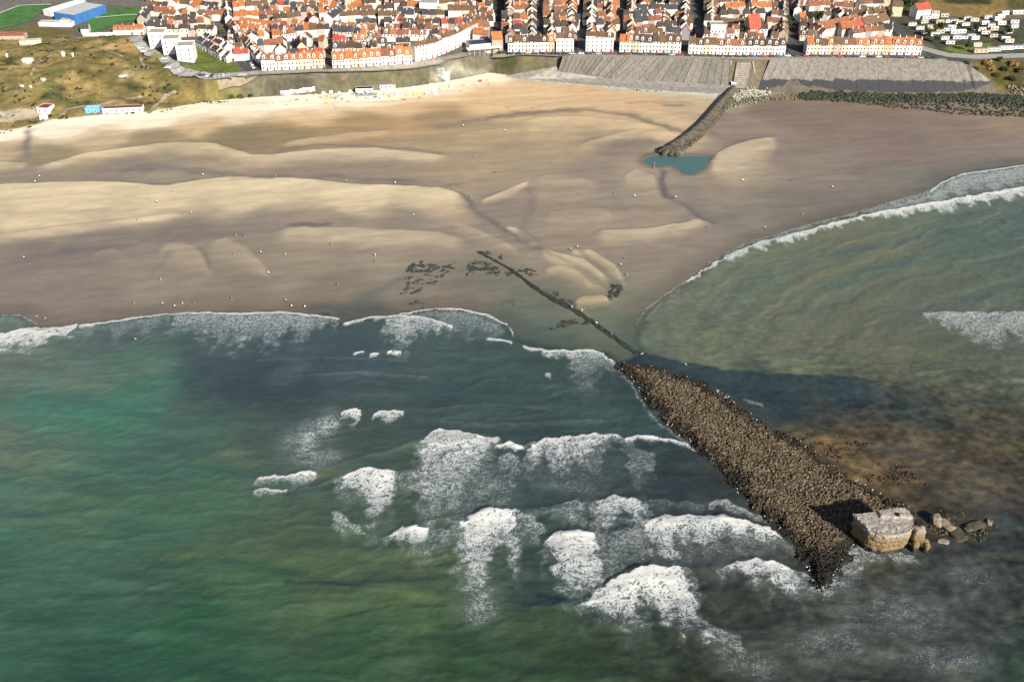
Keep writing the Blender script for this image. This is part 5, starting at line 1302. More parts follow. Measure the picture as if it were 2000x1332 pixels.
def px_of(p):
    f_ = p[1]*CP+(CAM_H-p[2])*SP; return 1000+FPX*p[0]/f_, 666-FPX*((p[1]*SP-(CAM_H-p[2])*CP)/f_)
for h_ in HOUSES: h_['px'] = px_of(h_['p'])
HOUSES = [h_ for h_ in HOUSES if -60 < h_['px'][0] < 2060 and h_['px'][1] > -42]
HOUSES.sort(key=lambda h_: h_['p'][1])
NEAR, FAR = HOUSES[:300], HOUSES[300:]
rows = {}
for h_ in NEAR: rows.setdefault(h_['row'], []).append(h_)
for rname, hs_ in rows.items():
    hs_.sort(key=lambda h_: h_['px'][0])
    for i, h_ in enumerate(hs_):
        w, d, he, rh = h_['w'], h_['d'], h_['he'], h_['rh']
        kind_ = 'gabled' if not h_['dorm'] else 'dormered'
        lab = f"{h_['wc']} house with {h_['rc']} roof, {ordn(i+1)} from left in {rname}"
        if len(lab.split()) > 16: lab = f"{h_['wc']} house, {h_['rc']} roof, {ordn(i+1)} from left, {rname}"
        if len(lab.split()) > 16: lab = f"{h_['wc']} house, {ordn(i+1)} from left, {rname}"
        o = link('terraced_house', None, loc=h_['p'], rz=h_['rz'], label=lab, cat='house', group='houses of the seaside town')
        link('wall', cached(('w', w, d, he, rh), lambda: geo_mesh('house_wall', wall_geo(w, d, he, rh))), wmat(h_['wc']), o)
        ro = link('roof', cached(('r', w, d, he, rh), lambda: geo_mesh('house_roof', roof_geo(w, d, he, rh))), rmat(h_['rc']), o)
        link('chimney', cached('chim', chim_mesh), M_BRICK if rnd.random() < .5 else wmat('off-white'), ro, (w/2-.5, d/2+.1, he+rh-.2))
        if h_['dorm']:
            s_ = rh/(d/2); link('dormer', cached('dorm', dormer_mesh), None, o, (rnd.uniform(-.6, .6), .5, he+.5*s_+.3))
        if h_['detail'] >= 1:
            nf = max(2, int((he+.6)/2.8)); wm_ = cached('win', win_mesh)
            for fl in range(nf):
                for sx_ in (-.27, .27):
                    if fl == 0 and sx_ > 0: continue
                    if h_['detail'] == 1 and fl == 0: continue
                    link('window', wm_, None, o, (sx_*w, 0, .9+fl*2.75))
            link('door', cached('door', door_mesh), M_DOOR[i % 3], o, (.27*w, 0, 0))
        else:
            wm_ = cached('win', win_mesh)
            for sx_ in (-.25, .25): link('window', wm_, None, o, (sx_*w, 0, he-2.2))
# beyond the nearest 300: one mass of roofs and walls
mb = MB(); wk = list(WALLS); rk_ = list(ROOFS)
for h_ in FAR:
    M = Matrix.Translation(h_['p']) @ Matrix.Rotation(h_['rz'], 4, 'Z')
    for g_, mi in ((wall_geo(h_['w'], h_['d'], h_['he'], h_['rh']), wk.index(h_['wc'])), (roof_geo(h_['w'], h_['d'], h_['he'], h_['rh']), len(wk)+rk_.index(h_['rc']))):
        mb.add([M @ Vector(p) for p in g_[0]], g_[1], mi)
    mb.box(h_['w']/2-.85, h_['w']/2-.15, h_['d']/2-.6, h_['d']/2+.8, h_['he']+h_['rh']-1.2, h_['he']+h_['rh']+1.2, 1, M)
me = mb.mesh('distant_houses', [wmat(k_) for k_ in wk]+[rmat(k_) for k_ in rk_])
link('distant_houses', me, kind='stuff')
print('HOUSES', len(HOUSES), len(rows))

# ---- larger buildings
def building(name, label, cat, px, py, w, d, h, rz, wm_, rm_, par=.5, wins=(0, 0), group=None, pitched=0.0):
    g_ = G(px, py); o = link(name, None, loc=g_, rz=rz, label=label, cat=cat, group=group)
    mb = MB(); mb.box(-w/2, w/2, 0, d, -2, h); link('wall', mb.mesh('walls'), wm_, o)
    if pitched:
        V, F = roof_geo(w, d, h, pitched); mb = MB(); mb.add(V, F); link('roof', mb.mesh('roof'), rm_, o)
        mb = MB(); mb.add([(-w/2, 0, h), (-w/2, d, h), (-w/2, d/2, h+pitched)], [(0,2,1)]); mb.add([(w/2, 0, h), (w/2, d, h), (w/2, d/2, h+pitched)], [(0,1,2)]); link('gable', mb.mesh('gables'), wm_, o)
    else:
        mb = MB(); mb.box(-w/2+.25, w/2-.25, .25, d-.25, h, h+.12); link('roof', mb.mesh('roof'), rm_, o)
        mb = MB(); t_ = .25
        for q_ in ((-w/2-.05, w/2+.05, -.05, t_), (-w/2-.05, w/2+.05, d-t_, d+.05), (-w/2-.05, -w/2+t_, t_, d-t_), (w/2-t_, w/2+.05, t_, d-t_)): mb.box(q_[0], q_[1], q_[2], q_[3], h-.1, h+par)
        link('parapet', mb.mesh('parapet'), wm_, o)
    nx, nz = wins
    for i in range(nx):
        for j in range(nz):
            link('window', cached('win', win_mesh), None, o, (-w/2+w*(i+.5)/nx, 0, .9+j*(h-.8)/nz))
    return o
M_WHITE = wmat('white'); M_GREYR = plain('grey_roof', (.30, .28, .25), .9, .15, .3)
for i, (px, py, lab) in enumerate([(309,94,'white cubic block of flats, farthest left of the three'), (336,107,'white cubic block of flats, middle of the three'), (364,121,'white cubic block of flats, nearest the sea of the three')]):
    building('flats', lab, 'flats', px, py, 11.5, 13, 10.5, R(6), M_WHITE, M_GREYR, .7, (2, 3), 'cubic white flats')
M_BLUE = plain('blue_cladding', (.035, .12, .32), .6, .1, .3); M_LROOF = plain('pale_sheet_roof', (.42, .42, .40), .6, .1, .3)
hall = building('sports_hall', 'blue sports hall with flat grey roof between the two pitches', 'sports hall', 128, 46, 21, 34, 7, R(-24), M_BLUE, M_LROOF, .3)
building('grandstand', 'white roofed stand left of the blue sports hall', 'grandstand', 93, 32, 8, 36, 4.5, R(-28), M_WHITE, plain('white_sheet', (.74, .74, .74), .6), .1)
building('club_house', 'low white club building in front of the blue sports hall', 'building', 108, 53, 26, 7, 3, R(-3), M_WHITE, M_LROOF, .2)
building('club_house', 'small cream club building right of the low white one', 'building', 126, 51, 7, 7, 4, R(-3), wmat('cream'), M_LROOF, .2)
building('barn', 'low pink-roofed shed on the dune far left', 'shed', 22, 78, 20, 7, 3, R(2), wmat('pink'), rmat('terracotta'), pitched=1.8)
building('barn', 'white and cream long shed beside the pink-roofed shed', 'shed', 60, 88, 15, 5, 3, R(14), wmat('cream'), M_LROOF, .2)
building('chapel', 'white gabled hut at the corner of the right pitch', 'hut', 167, 67, 6, 7, 4, R(8), wmat('off-white'), rmat('slate grey'), pitched=3.2)
building('garden_wall', 'long white boundary wall behind the dunes', 'wall', 210, 70, 36, 1.2, 2.2, R(6), M_WHITE, M_LROOF, .05)
# seafront oddities
cas = building('casino', 'low round-fronted pavilion with dark awnings at the gap in the seafront', 'pavilion', 946, 101, 22, 12, 5, R(16), wmat('off-white'), plain('navy_roof', (.03, .04, .09), .5), .3, (4, 1))
mb = MB(); mb.box(-14, 12, -6, -.3, 3.2, 3.6); link('awning', mb.mesh('awning'), wmat('white'), cas)
mb = MB()
for i in range(7): mb.box(-13+i*4, -12.6+i*4, -5.8, -5.4, -1, 3.2)
link('colonnade', mb.mesh('columns'), wmat('grey'), cas)
building('villa', 'tan gabled villa just right of the pavilion', 'villa', 972, 103, 8, 11, 9, R(10), wmat('beige'), rmat('orange'), pitched=4)
building('apartment_block', 'white block with a row of dark balconies behind the beach steps terrace', 'apartment block', 1400, 82, 11, 10, 12, 0, M_WHITE, M_GREYR, .5, (4, 2))
building('hall', 'large flat white hall deep in the middle of town', 'hall', 837, 30, 14, 12, 9, R(-4), plain('pale_blue_white', (.66, .69, .74), .8), M_GREYR, .4)
building('church', 'steep red-roofed building in the right half of town', 'church', 1474, 74, 10, 10, 7, R(20), wmat('pink'), rmat('red'), pitched=9)
building('farm_house', 'white gabled house with red roof above the caravan park', 'house', 1802, 37, 13, 9, 7, R(18), M_WHITE, rmat('red'), pitched=4)
building('cottage', 'yellow cottage left of the caravan park', 'house', 1750, 33, 8, 8, 8, R(-10), wmat('cream'), rmat('beige') if False else rmat('brown'), pitched=3)
# long terraces turned away from the sea on the right
for px, py, L_, rz_, lab, rc_ in [(1640,68,44,R(33),'long brown-roofed terrace running diagonally inland on the right','terracotta'), (1712,62,30,R(38),'second diagonal brown-roofed terrace at the right edge of town','brown'), (1656,74,12,R(15),'small orange-roofed house before the diagonal terraces','orange'), (1678,70,12,R(18),'small red-roofed house before the diagonal terraces','red')]:
    building('terrace', lab, 'terrace', px, py, L_, 10, 6.5, rz_, wmat('off-white'), rmat(rc_), pitched=4.4, wins=(6 if L_ > 20 else 2, 2))

# ---- beachfront buildings
cafe = building('beach_cafe', 'long low white beach cafe with brown roof below the dunes', 'cafe', 240, 221, 26, 6, 3.2, R(7), M_WHITE, rmat('terracotta'), .15, (7, 1))
building('beach_cabin', 'sky blue beach cabin at the left end of the white cafe', 'cabin', 181, 222, 9.5, 6, 3.4, R(4), plain('sky_blue', (.12, .32, .58), .7), plain('pale_blue', (.30, .52, .66), .7), .2, (2, 1))
building('lifeguard_post', 'white building with maroon roof panel beside the beach car park', 'building', 84, 222, 8, 8, 3.6, R(-12), M_WHITE, plain('maroon', (.18, .03, .04), .7), .3, (2, 1))
building('lifeguard_annexe', 'small white annexe in front of the maroon-roofed building', 'building', 86, 234, 5, 4, 2.6, R(20), M_WHITE, M_WHITE, .15)
for i in range(11):
    px = 551+6.2*i; py = 186.5-.75*i; g_ = G(px, py)
    o = link('beach_hut', None, loc=g_, rz=R(8), label=f'white beach hut, {ordn(i+1)} from the left in the row below the dark retaining wall', cat='beach hut', group='beach huts')
    link('wall', cached('hutw', lambda: geo_mesh('hut_wall', wall_geo(1.9, 2.4, 2.1, .7))), M_WHITE if i % 4 else plain('pale_red', (.6, .2, .18), .7), o)
    link('roof', cached('hutr', lambda: geo_mesh('hut_roof', roof_geo(1.9, 2.4, 2.1, .7))), plain('hut_roof', (.62, .64, .66), .6), o)
bar = building('beach_bar', 'white beach bar with a black roof edge on the upper sand', 'beach bar', 712, 183, 12, 5, 3.2, R(6), M_WHITE, plain('black_roof', (.02, .02, .022), .6), .2, (3, 1))
mb = MB(); mb.box(-6, 8, -6, -.2, -.3, .25); link('deck', mb.mesh('deck'), plain('grey_deck', (.3, .29, .28), .8), bar)
for i, (x, y) in enumerate([(-4,-3),(-1,-4.5),(2,-2.5),(5,-4),(7,-2)]):
    mb = MB(); mb.cyl(0, 0, 1.3, 2.0, 2.6, 8, 0, .1); mb.cyl(0, 0, .05, .2, 2.1, 6)
    link('parasol', mb.mesh('parasol'), plain('parasol_grey', (.34, .38, .42), .8) if i % 2 else M_WHITE, bar, (x, y, 0))
building('beach_kiosk', 'grey and blue kiosk right of the beach bar', 'kiosk', 754, 174, 9, 4, 3, R(8), plain('grey_blue', (.30, .33, .42), .7), plain('slate_blue', (.2, .22, .3), .7), .2, (3, 1))
building('beach_shed', 'small peach shed right of the grey kiosk', 'shed', 768, 173, 3.5, 3, 2.4, R(8), wmat('pink'), wmat('cream'), .1)
building('marquee', 'white marquee tent at the foot of the ramp', 'marquee', 866, 154, 8.5, 5, 2.4, R(6), M_WHITE, M_WHITE, pitched=1.6)
building('container_cabin', 'grey green container cabin behind the white marquee', 'cabin', 856, 143, 7, 4, 3, R(-20), plain('grey_green', (.3, .34, .31), .7), M_WHITE, .1)
g_ = G(845, 172); o = link('boardwalk', None, loc=g_, label='white wooden boardwalk laid down the sand right of the beach bar', cat='boardwalk')
for i in range(12):
    a_ = G(842+.9*i, 164+2*i); mb = MB(); mb.box(-1.6, 1.6, -.42, .42, 0, .22); link('plank', cached('plank', lambda: mb.mesh('plank')), M_WHITE, o, (a_.x-g_.x, a_.y-g_.y, a_.z-g_.z+.15))

# ---- sports pitches
M_TURF = plain('turf', (.045, .13, .028), .95, .2, .12)
pA = sheet('football_pitch', [(-80,52),(0,28),(40,13),(100,10),(76,28),(58,44),(0,58),(-80,72)], .35, M_TURF)
pB = sheet('football_pitch', [(150,62),(178,34),(210,20),(302,13),(296,30),(262,42),(232,46),(200,60),(178,64)], .35, M_TURF)
M_LINE = plain('line_white', (.75, .75, .72), .8)
for pts in ([(0,27),(20,19),(40,12)], [(40,12),(70,11),(100,10)], [(186,36),(240,31),(290,29)]): strip('pitch_line', pts, .9, .45, M_LINE)

# ================================================================== VEHICLES, CARAVANS, PEOPLE, TREES
CAR_C = {'white': (.72, .72, .72), 'silver': (.42, .43, .45), 'dark grey': (.06, .06, .065), 'black': (.015, .015, .017), 'navy': (.02, .035, .10), 'red': (.32, .03, .03), 'blue': (.05, .12, .3), 'maroon': (.14, .03, .03)}
def cmat(c): return plain('car_'+c.replace(' ', '_'), CAR_C[c], .35, .04, .2, .5)
def car_body():
    mb = MB()
    P_ = [(-2.1,.35),(2.1,.35),(2.12,.75),(1.95,.85),(.95,.95),(-1.9,.98),(-2.1,.8)]
    V = [(x, -.88, z) for x, z in P_]+[(x, .88, z) for x, z in P_]; n = len(P_)
    mb.add(V, [tuple(range(n)), tuple(reversed(range(n, 2*n)))]+[(i, n+i, n+(i+1) % n, (i+1) % n) for i in range(n)])
    mb.add([(-1.2,-.68,1.46),(.25,-.68,1.46),(.25,.68,1.46),(-1.2,.68,1.46),(-1.2,-.68,1.4),(.25,-.68,1.4),(.25,.68,1.4),(-1.2,.68,1.4)], [(0,1,2,3),(0,4,5,1),(1,5,6,2),(2,6,7,3),(3,7,4,0)])
    return mb.mesh('car_body')
def car_cab():
    mb = MB(); mb.add([(-1.8,-.8,.9),(1.0,-.8,.9),(1.0,.8,.9),(-1.8,.8,.9),(-1.25,-.67,1.41),(.28,-.67,1.41),(.28,.67,1.41),(-1.25,.67,1.41)], [(4,5,6,7),(0,1,5,4),(1,2,6,5),(2,3,7,6),(3,0,4,7)])
    return mb.mesh('car_glass')
def wheel_m():
    n = 10; V = [(.32*math.cos(2*math.pi*i/n), s_*.1, .32*math.sin(2*math.pi*i/n)) for s_ in (-1, 1) for i in range(n)]
    mb = MB(); mb.add(V, [tuple(range(n)), tuple(reversed(range(n, 2*n)))]+[(i, n+i, n+(i+1) % n, (i+1) % n) for i in range(n)]); return mb.mesh('wheel')
M_TYRE = plain('tyre', (.012, .012, .012), .8)
def car(px, py, rz, col, label, group):
    g_ = G(px, py); o = link('parked_car', None, loc=(g_.x, g_.y, g_.z+.16), rz=rz, label=label, cat='car', group=group)
    link('body', cached('carb', car_body), cmat(col), o); link('windows', cached('carc', car_cab), M_GLASS, o)
    for x in (-1.3, 1.3):
        for y in (-.82, .82): link('wheel', cached('carw', wheel_m), M_TYRE, o, (x, y, .32))
rc = random.Random(5); CC = ['dark grey', 'black', 'navy', 'silver', 'white', 'red', 'blue', 'maroon', 'dark grey', 'black', 'navy']
px = 996; i = 0
while px < 1835:
    py = float(np.interp(px, [960,1100,1250,1430,1600,1800,1880], [108.2,106.6,107.4,112,111.2,114.6,117]))
    i += 1; c_ = rc.choice(CC)
    car(px, py+rc.uniform(-.3, .3), R(rc.choice([-2, 0, 3, 178, 182])), c_, f'{c_} car parked along the seafront road, {ordn(i)} from the left', 'cars along the seafront road')
    px += rc.uniform(12, 19)
for i, (x, y) in enumerate([(391,148.5),(398,148.8),(406,149.5),(414,150),(421,150.2),(429,150),(437,149.5),(446,149)]):
    c_ = rc.choice(['white', 'silver', 'blue', 'white', 'dark grey']); car(x, y, R(90+rc.uniform(-8, 8)), c_, f'{c_} car in the clifftop car park, {ordn(i+1)} from the left', 'cars in the clifftop car park')
for i, (x, y) in enumerate([(321,117),(324,122),(326,128),(328,134)]):
    c_ = ['white', 'silver', 'dark grey', 'white'][i]; car(x, y, R(8), c_, f'{c_} car in the bay below the flats, {ordn(i+1)} from the top', 'cars below the flats')
for i, (x, y) in enumerate([(271,91),(275,96),(281,102)]):
    c_ = ['silver', 'white', 'white'][i]; car(x, y, R(15), c_, f'{c_} car beside the dunes, {ordn(i+1)} from the top', 'cars beside the dunes')
for i in range(11):
    f_ = i/10; x, y = 447+47*f_+rc.uniform(-2, 2), 78+56*f_; c_ = rc.choice(['white', 'silver', 'black', 'navy', 'white'])
    car(x, y, R(-52), c_, f'{c_} car on the steep side street, {ordn(i+1)} from the top', 'cars on the side street')

# mobile homes
def home_mesh(L, W):
    mb = MB(); mb.box(-L/2, L/2, -W/2, W/2, .4, 2.7); return mb.mesh('home_body')
def home_roof(L, W):
    mb = MB(); h = W/2+.15; l = L/2+.15
    mb.add([(-l,-h,2.7),(l,-h,2.7),(l,h,2.7),(-l,h,2.7),(-l,0,3.25),(l,0,3.25)], [(0,1,5,4),(2,3,4,5),(1,2,5),(3,0,4),(0,3,2,1)]); return mb.mesh('home_roof')
def home_win():
    mb = MB(); mb.box(-.7, .7, -.03, .03, 0, .9); return mb.mesh('home_window')
HX = [(535,340),(690,310),(635,390),(720,445),(830,475),(960,520),(1030,580),(830,245),(955,230),(1080,300),(1150,320),(1230,340),(1250,262),(1350,285),(1370,400),(1490,450),(1560,360),(1590,490),(1690,240),(1870,310),(1790,440),(1090,445),(1180,440),(1205,512),(1120,515),(1300,500),(1352,522),(1050,380),(990,410),(895,310),(1600,402),(1750,535),(1862,372),(1650,272),(1440,410),(722,256),(838,192),(1742,200),(1480,330),(1700,330),(780,380),(1520,250),(1800,560),(900,440),(1010,300),(1380,610)]
HOM = [(1700+a/6.667, b/6.667, 6.2, 2.9) for a, b in HX]+[(1700+a/6.667, b/6.667, 10.5, 3.6) for a, b in [(1425,690),(1590,672),(1750,652),(1910,640),(2060,630),(1920,190)]]
HOM.sort()
for i, (x, y, L_, W_) in enumerate(HOM):
    g_ = G(x, y); big = L_ > 8
    lab = f'{"large" if big else "small"} white mobile home in the caravan park, {ordn(i+1)} from the left'
    o = link('mobile_home', None, loc=g_, rz=R(rc.uniform(-6, 16)) if not big else R(5), label=lab, cat='mobile home', group='mobile homes in the caravan park')
    wm_ = M_WHITE if rc.random() < .8 else wmat('cream')
    link('body', cached(('hb', L_), lambda: home_mesh(L_, W_)), wm_, o); link('roof', cached(('hr', L_), lambda: home_roof(L_, W_)), rc.choice([M_WHITE, plain('home_roof_grey', (.30, .32, .34), .6), plain('home_roof_slate', (.12, .13, .15), .6), plain('home_roof_tan', (.30, .24, .18), .7)]), o)
    for k_ in range(2 if not big else 3): link('window', cached('hw', home_win), M_GLASS, o, (-L_/2+L_*(k_+.5)/(2 if not big else 3), -W_/2, 1.2))

# ---- people: one continuous figure per pose, three bands of colour
def person_mesh(pose, seed):
    bm = bmesh.new(); me = bpy.data.meshes.new('skeleton')
    st_ = .26 if pose == 'walking' else .10
    hz = .0 if pose != 'sitting' else -.55
    if pose == 'sitting':
        J = [(0,0,.28,.16),(0,0,.55,.15),(0,0,.78,.17),(0,0,.90,.07),(0,.01,1.08,.105), (.11,-.25,.30,.09),(.12,-.55,.30,.07),(.12,-.80,.07,.05), (-.11,-.25,.30,.09),(-.12,-.55,.30,.07),(-.12,-.80,.07,.05), (.24,-.02,.76,.06),(.30,-.12,.50,.05),(.22,-.32,.36,.04), (-.24,-.02,.76,.06),(-.30,-.12,.50,.05),(-.22,-.32,.36,.04)]
    else:
        J = [(0,0,.92,.15),(0,0,1.15,.14),(0,0,1.38,.17),(0,0,1.50,.07),(0,-.01,1.66,.105), (.10,0,.86,.10),(.12,-st_*.6,.48,.075),(.12,-st_*.2 if pose == 'walking' else 0,.06,.055), (-.10,0,.86,.10),(-.12,st_*.5,.48,.075),(-.12,st_*1.2,.08,.055), (.23,0,1.36,.065),(.29,st_*.5,1.10,.05),(.27,st_*.3-.1,.86,.04), (-.23,0,1.36,.065),(-.29,-st_*.5,1.10,.05),(-.27,-st_*.8,.88,.04)]
    E = [(0,1),(1,2),(2,3),(3,4),(0,5),(5,6),(6,7),(0,8),(8,9),(9,10),(2,11),(11,12),(12,13),(2,14),(14,15),(15,16)]
    me.from_pydata([j[:3] for j in J], E, []); o = bpy.data.objects.new('skeleton', me); COL.objects.link(o)
    m = o.modifiers.new('skin', 'SKIN'); me.skin_vertices  # created with the modifier
    for v_, j in zip(me.skin_vertices[0].data, J): v_.radius = (j[3], j[3]); v_.use_root = False
    me.skin_vertices[0].data[0].use_root = True
    dg = bpy.context.evaluated_depsgraph_get(); ev = o.evaluated_get(dg); out = bpy.data.meshes.new_from_object(ev)
    bpy.data.objects.remove(o); bpy.data.meshes.remove(me); out.name = 'figure'
    return out
CL = {'white': (.75, .74, .72), 'red': (.45, .05, .04), 'dark blue': (.03, .05, .14), 'black': (.02, .02, .02), 'yellow': (.62, .45, .08), 'pale blue': (.3, .45, .6), 'orange': (.55, .2, .05)}
M_SKIN = plain('skin', (.42, .26, .18), .6); M_TROU = [plain('trousers_dark', (.03, .035, .05), .9), plain('trousers_tan', (.35, .27, .18), .9), plain('trousers_grey', (.2, .2, .21), .9)]
FIG = {}
for pose in ('standing', 'walking', 'sitting'):
    base = person_mesh(pose, 1)
    for ci, (cn, cv) in enumerate(CL.items()):
        m_ = base.copy(); m_.materials.clear()
        for mt in (M_SKIN, plain('top_'+cn.replace(' ', '_'), cv, .9), M_TROU[ci % 3]): m_.materials.append(mt)
        zs = (.88, 1.46) if pose != 'sitting' else (.34, .86)
        for p in m_.polygons:
            z = p.center.z; out_ = abs(p.center.x) > .25
            p.material_index = 0 if z > zs[1] or (out_ and z < zs[1]-.38) else (1 if z > zs[0] else 2)
        FIG[(pose, cn)] = m_
PEO = {
 'the long sandbars': [(78,347),(70,360),(397,344),(539,345),(676,356),(772,360),(141,297),(338,377),(307,398),(374,418),(269,433),(884,365),(920,386),(928,308),(968,339),(905,248),(987,258)],
 'wet flats left of the seaweed': [(477,463),(461,462),(510,496),(558,500),(525,536),(648,480),(733,501),(734,513),(315,548),(660,559),(457,499),(48,506),(808,423)],
 'the left waterline': [(453,586),(263,595),(318,596),(357,596),(342,601),(378,594),(559,590),(570,601),(596,602)],
 'the flats left of the lagoon': [(1202,381),(1240,386),(1320,388),(1278,322),(1278,330),(1221,508),(1213,520),(1225,539),(1384,447),(1128,485),(1115,490)],
 'the brown sand by the lagoon': [(1742,326),(1626,368),(1451,355),(1548,355),(1568,421),(1494,447)],
 'the diagonal stone line': [(1117,604),(1137,611),(1165,636),(1194,655)],
 'the sand near the pale apron': [(990,211),(995,210),(1043,215),(1028,216),(1340,232),(1160,140),(1240,162)],
 'the upper beach': [(621,185),(628,182),(634,187),(640,190),(645,186),(652,184),(660,188),(666,186),(672,182),(648,193),(655,196),(668,197),(654,208),(657,214),(736,186),(750,186),(785,195),(793,189),(820,193),(829,186),(861,176),(914,174),(928,166),(932,170),(953,158),(955,166),(700,192),(715,194),(600,198),(560,206),(525,210),(880,168),(900,180),(846,190),(770,200),(680,200),(690,186)]}
rp_ = random.Random(3)
for zone, L_ in PEO.items():
    for i, (x, y) in enumerate(sorted(L_)):
        if zone == 'the upper beach': cn = rp_.choice(list(CL)); pose = rp_.choice(['standing', 'sitting', 'walking'])
        else: cn = rp_.choice(['white', 'white', 'white', 'pale blue', 'dark blue', 'yellow', 'red']); pose = rp_.choice(['standing', 'walking', 'walking'])
        g_ = G(x, y)
        j_ = int(np.argmin((bx-g_.x)**2+(by-g_.y)**2)); zz_ = max(float(bz[j_]), g_.z) if y > 152 else g_.z
        if zone == 'the diagonal stone line': zz_ += .45
        o = link('person', FIG[(pose, cn)], None, loc=(g_.x, g_.y, zz_), rz=rp_.uniform(0, 6.28), label=f'{pose} person in {cn} top on {zone}, {ordn(i+1)} from left', cat='person', group='people on the beach')
        if zone == 'the diagonal stone line': o['label'] = f'{pose} person in {cn} top beside {zone}, {ordn(i+1)} from left'

# ---- beach tents and windbreaks on the upper sand
def tent_mesh():
    mb = MB(); mb.add([(-1.1,-.9,0),(1.1,-.9,0),(1.1,.9,0),(-1.1,.9,0),(-.9,0,1.5),(.9,0,1.5)], [(0,1,5,4),(2,3,4,5),(1,2,5),(3,0,4)]); return mb.mesh('tent_canvas')
def screen_mesh():
    mb = MB()
    for k_ in range(4): mb.box(-2+k_, -1.02+k_, -.03+.12*(k_ % 2), .03+.12*(k_ % 2), .05, 1.15)
    return mb.mesh('screen_cloth')
def poles_mesh(xs_):
    mb = MB()
    for x in xs_: mb.cyl(x, .1, .03, -.2, 1.4, 5)
    return mb.mesh('poles')
TENT = [(618,188,'tent','white'),(626,192,'screen','orange'),(632,183,'tent','white'),(641,195,'tent','yellow'),(647,181,'tent','white'),(656,192,'screen','red'),(663,183,'tent','white'),(671,194,'tent','pale blue'),(679,186,'screen','white'),(637,203,'screen','orange'),(684,178,'tent','white'),(724,196,'tent','white'),(733,191,'screen','dark blue'),(745,193,'tent','pale blue'),(760,190,'screen','orange'),(776,186,'tent','white'),(790,196,'screen','red'),(812,186,'tent','yellow'),(834,181,'screen','white'),(882,172,'tent','white'),(905,168,'screen','orange'),(938,160,'tent','red'),(580,196,'screen','red'),(540,203,'tent','white'),(515,204,'screen','yellow')]
for i, (x, y, kd, cn) in enumerate(sorted(TENT)):
    g_ = G(x, y); j_ = int(np.argmin((bx-g_.x)**2+(by-g_.y)**2)); nm = 'beach_tent' if kd == 'tent' else 'windbreak'
    o = link(nm, None, loc=(g_.x, g_.y, max(g_.z, float(bz[j_])) if g_.y < yfoot(g_.x) else g_.z), rz=rp_.uniform(-.6, .6), label=f'{cn} {"beach tent" if kd == "tent" else "windbreak"} on the upper sand, {ordn(i+1)} shelter from the left', cat='beach tent' if kd == 'tent' else 'windbreak', group='shelters on the upper sand')
    if kd == 'screen': o.scale = (.6, .6, .75)
    link('canvas', cached(kd, tent_mesh if kd == 'tent' else screen_mesh), plain('canvas_'+cn.replace(' ', '_'), CL[cn], .9), o)
    link('pole', cached(kd+'p', lambda: poles_mesh((-.9, .9) if kd == 'tent' else (-2, -1, 0, 1, 2))), plain('pole_wood', (.2, .15, .1), .8), o)

# ---- gulls
mb = MB()
mb.add([(0,-.28,0),(.09,0,.06),(0,.3,.02),(-.09,0,.06),(0,0,-.07),(.75,.08,.16),(.1,.14,.05),(-.75,.08,.16),(-.1,.14,.05),(.1,-.1,.06),(-.1,-.1,.06),(0,-.4,.01)], [(0,1,3),(1,2,3),(0,4,1),(0,3,4),(4,2,1),(4,3,2),(9,5,6),(10,8,7),(0,11,1),(0,3,11)])
gm = mb.mesh('gull_body', smooth_=True)
for i, (x, y, lab) in enumerate([(72,618,'white gull over the swash at the far left'), (88,622,'white gull right beside the swash gull'), (265,662,'single white gull over the dark water on the left'), (1254,691,'white gull at the foot of the stone line'), (1340,712,'white gull by the top of the reef')]):
    p = P(x, y, 3); link('gull', gm, plain('gull_white', (.78, .77, .75), .7), loc=(p[0], p[1], 3), rz=i*1.3, label=lab, cat='gull', group='gulls').scale = (1.4, 1.4, 1.4)

# ---- trees and bushes
def crown_mesh(seed, n=520, rx=1, rz=1):
    rg_ = np.random.default_rng(seed); cl = rg_.normal(size=(14, 3)); cl /= np.linalg.norm(cl, axis=1)[:, None]; cl *= rg_.uniform(.3, .75, (14, 1))
    which = rg_.integers(0, 14, n); d = rg_.normal(size=(n, 3)); d /= np.linalg.norm(d, axis=1)[:, None]
    C = cl[which]+d*rg_.uniform(.25, .42, (n, 1))
    a = rg_.normal(size=(n, 3)); a /= np.linalg.norm(a, axis=1)[:, None]; b_ = np.cross(a, rg_.normal(size=(n, 3))); b_ /= np.linalg.norm(b_, axis=1)[:, None]
    s_ = rg_.uniform(.08, .15, (n, 1)); V = np.stack([C-a*s_-b_*s_*.6, C+a*s_-b_*s_*.6, C+a*s_+b_*s_*.6, C-a*s_+b_*s_*.6], 1).reshape(-1, 3)
    return np_mesh('crown', V, np.arange(4*n).reshape(-1, 4), False)
def trunk_mesh():
    mb = MB(); mb.cyl(0, 0, .09, -.3, .9, 7, 0, .05)
    for a in (0, 2.1, 4.2):
        e = Vector((.4*math.cos(a), .4*math.sin(a), 1.35)); s_ = Vector((0, 0, .75)); t_ = .035
        mb.add([s_+Vector((t_,0,0)), s_+Vector((-t_,t_,0)), s_+Vector((-t_,-t_,0)), e], [(0,1,3),(1,2,3),(2,0,3)])
    return mb.mesh('trunk')
LEAF = {'dark green': (.035, .055, .018), 'green': (.06, .09, .025), 'golden': (.34, .20, .06), 'olive': (.09, .09, .03)}
TR = [cached(('cr', i), lambda: crown_mesh(60+i)) for i in range(4)]; tm = trunk_mesh()
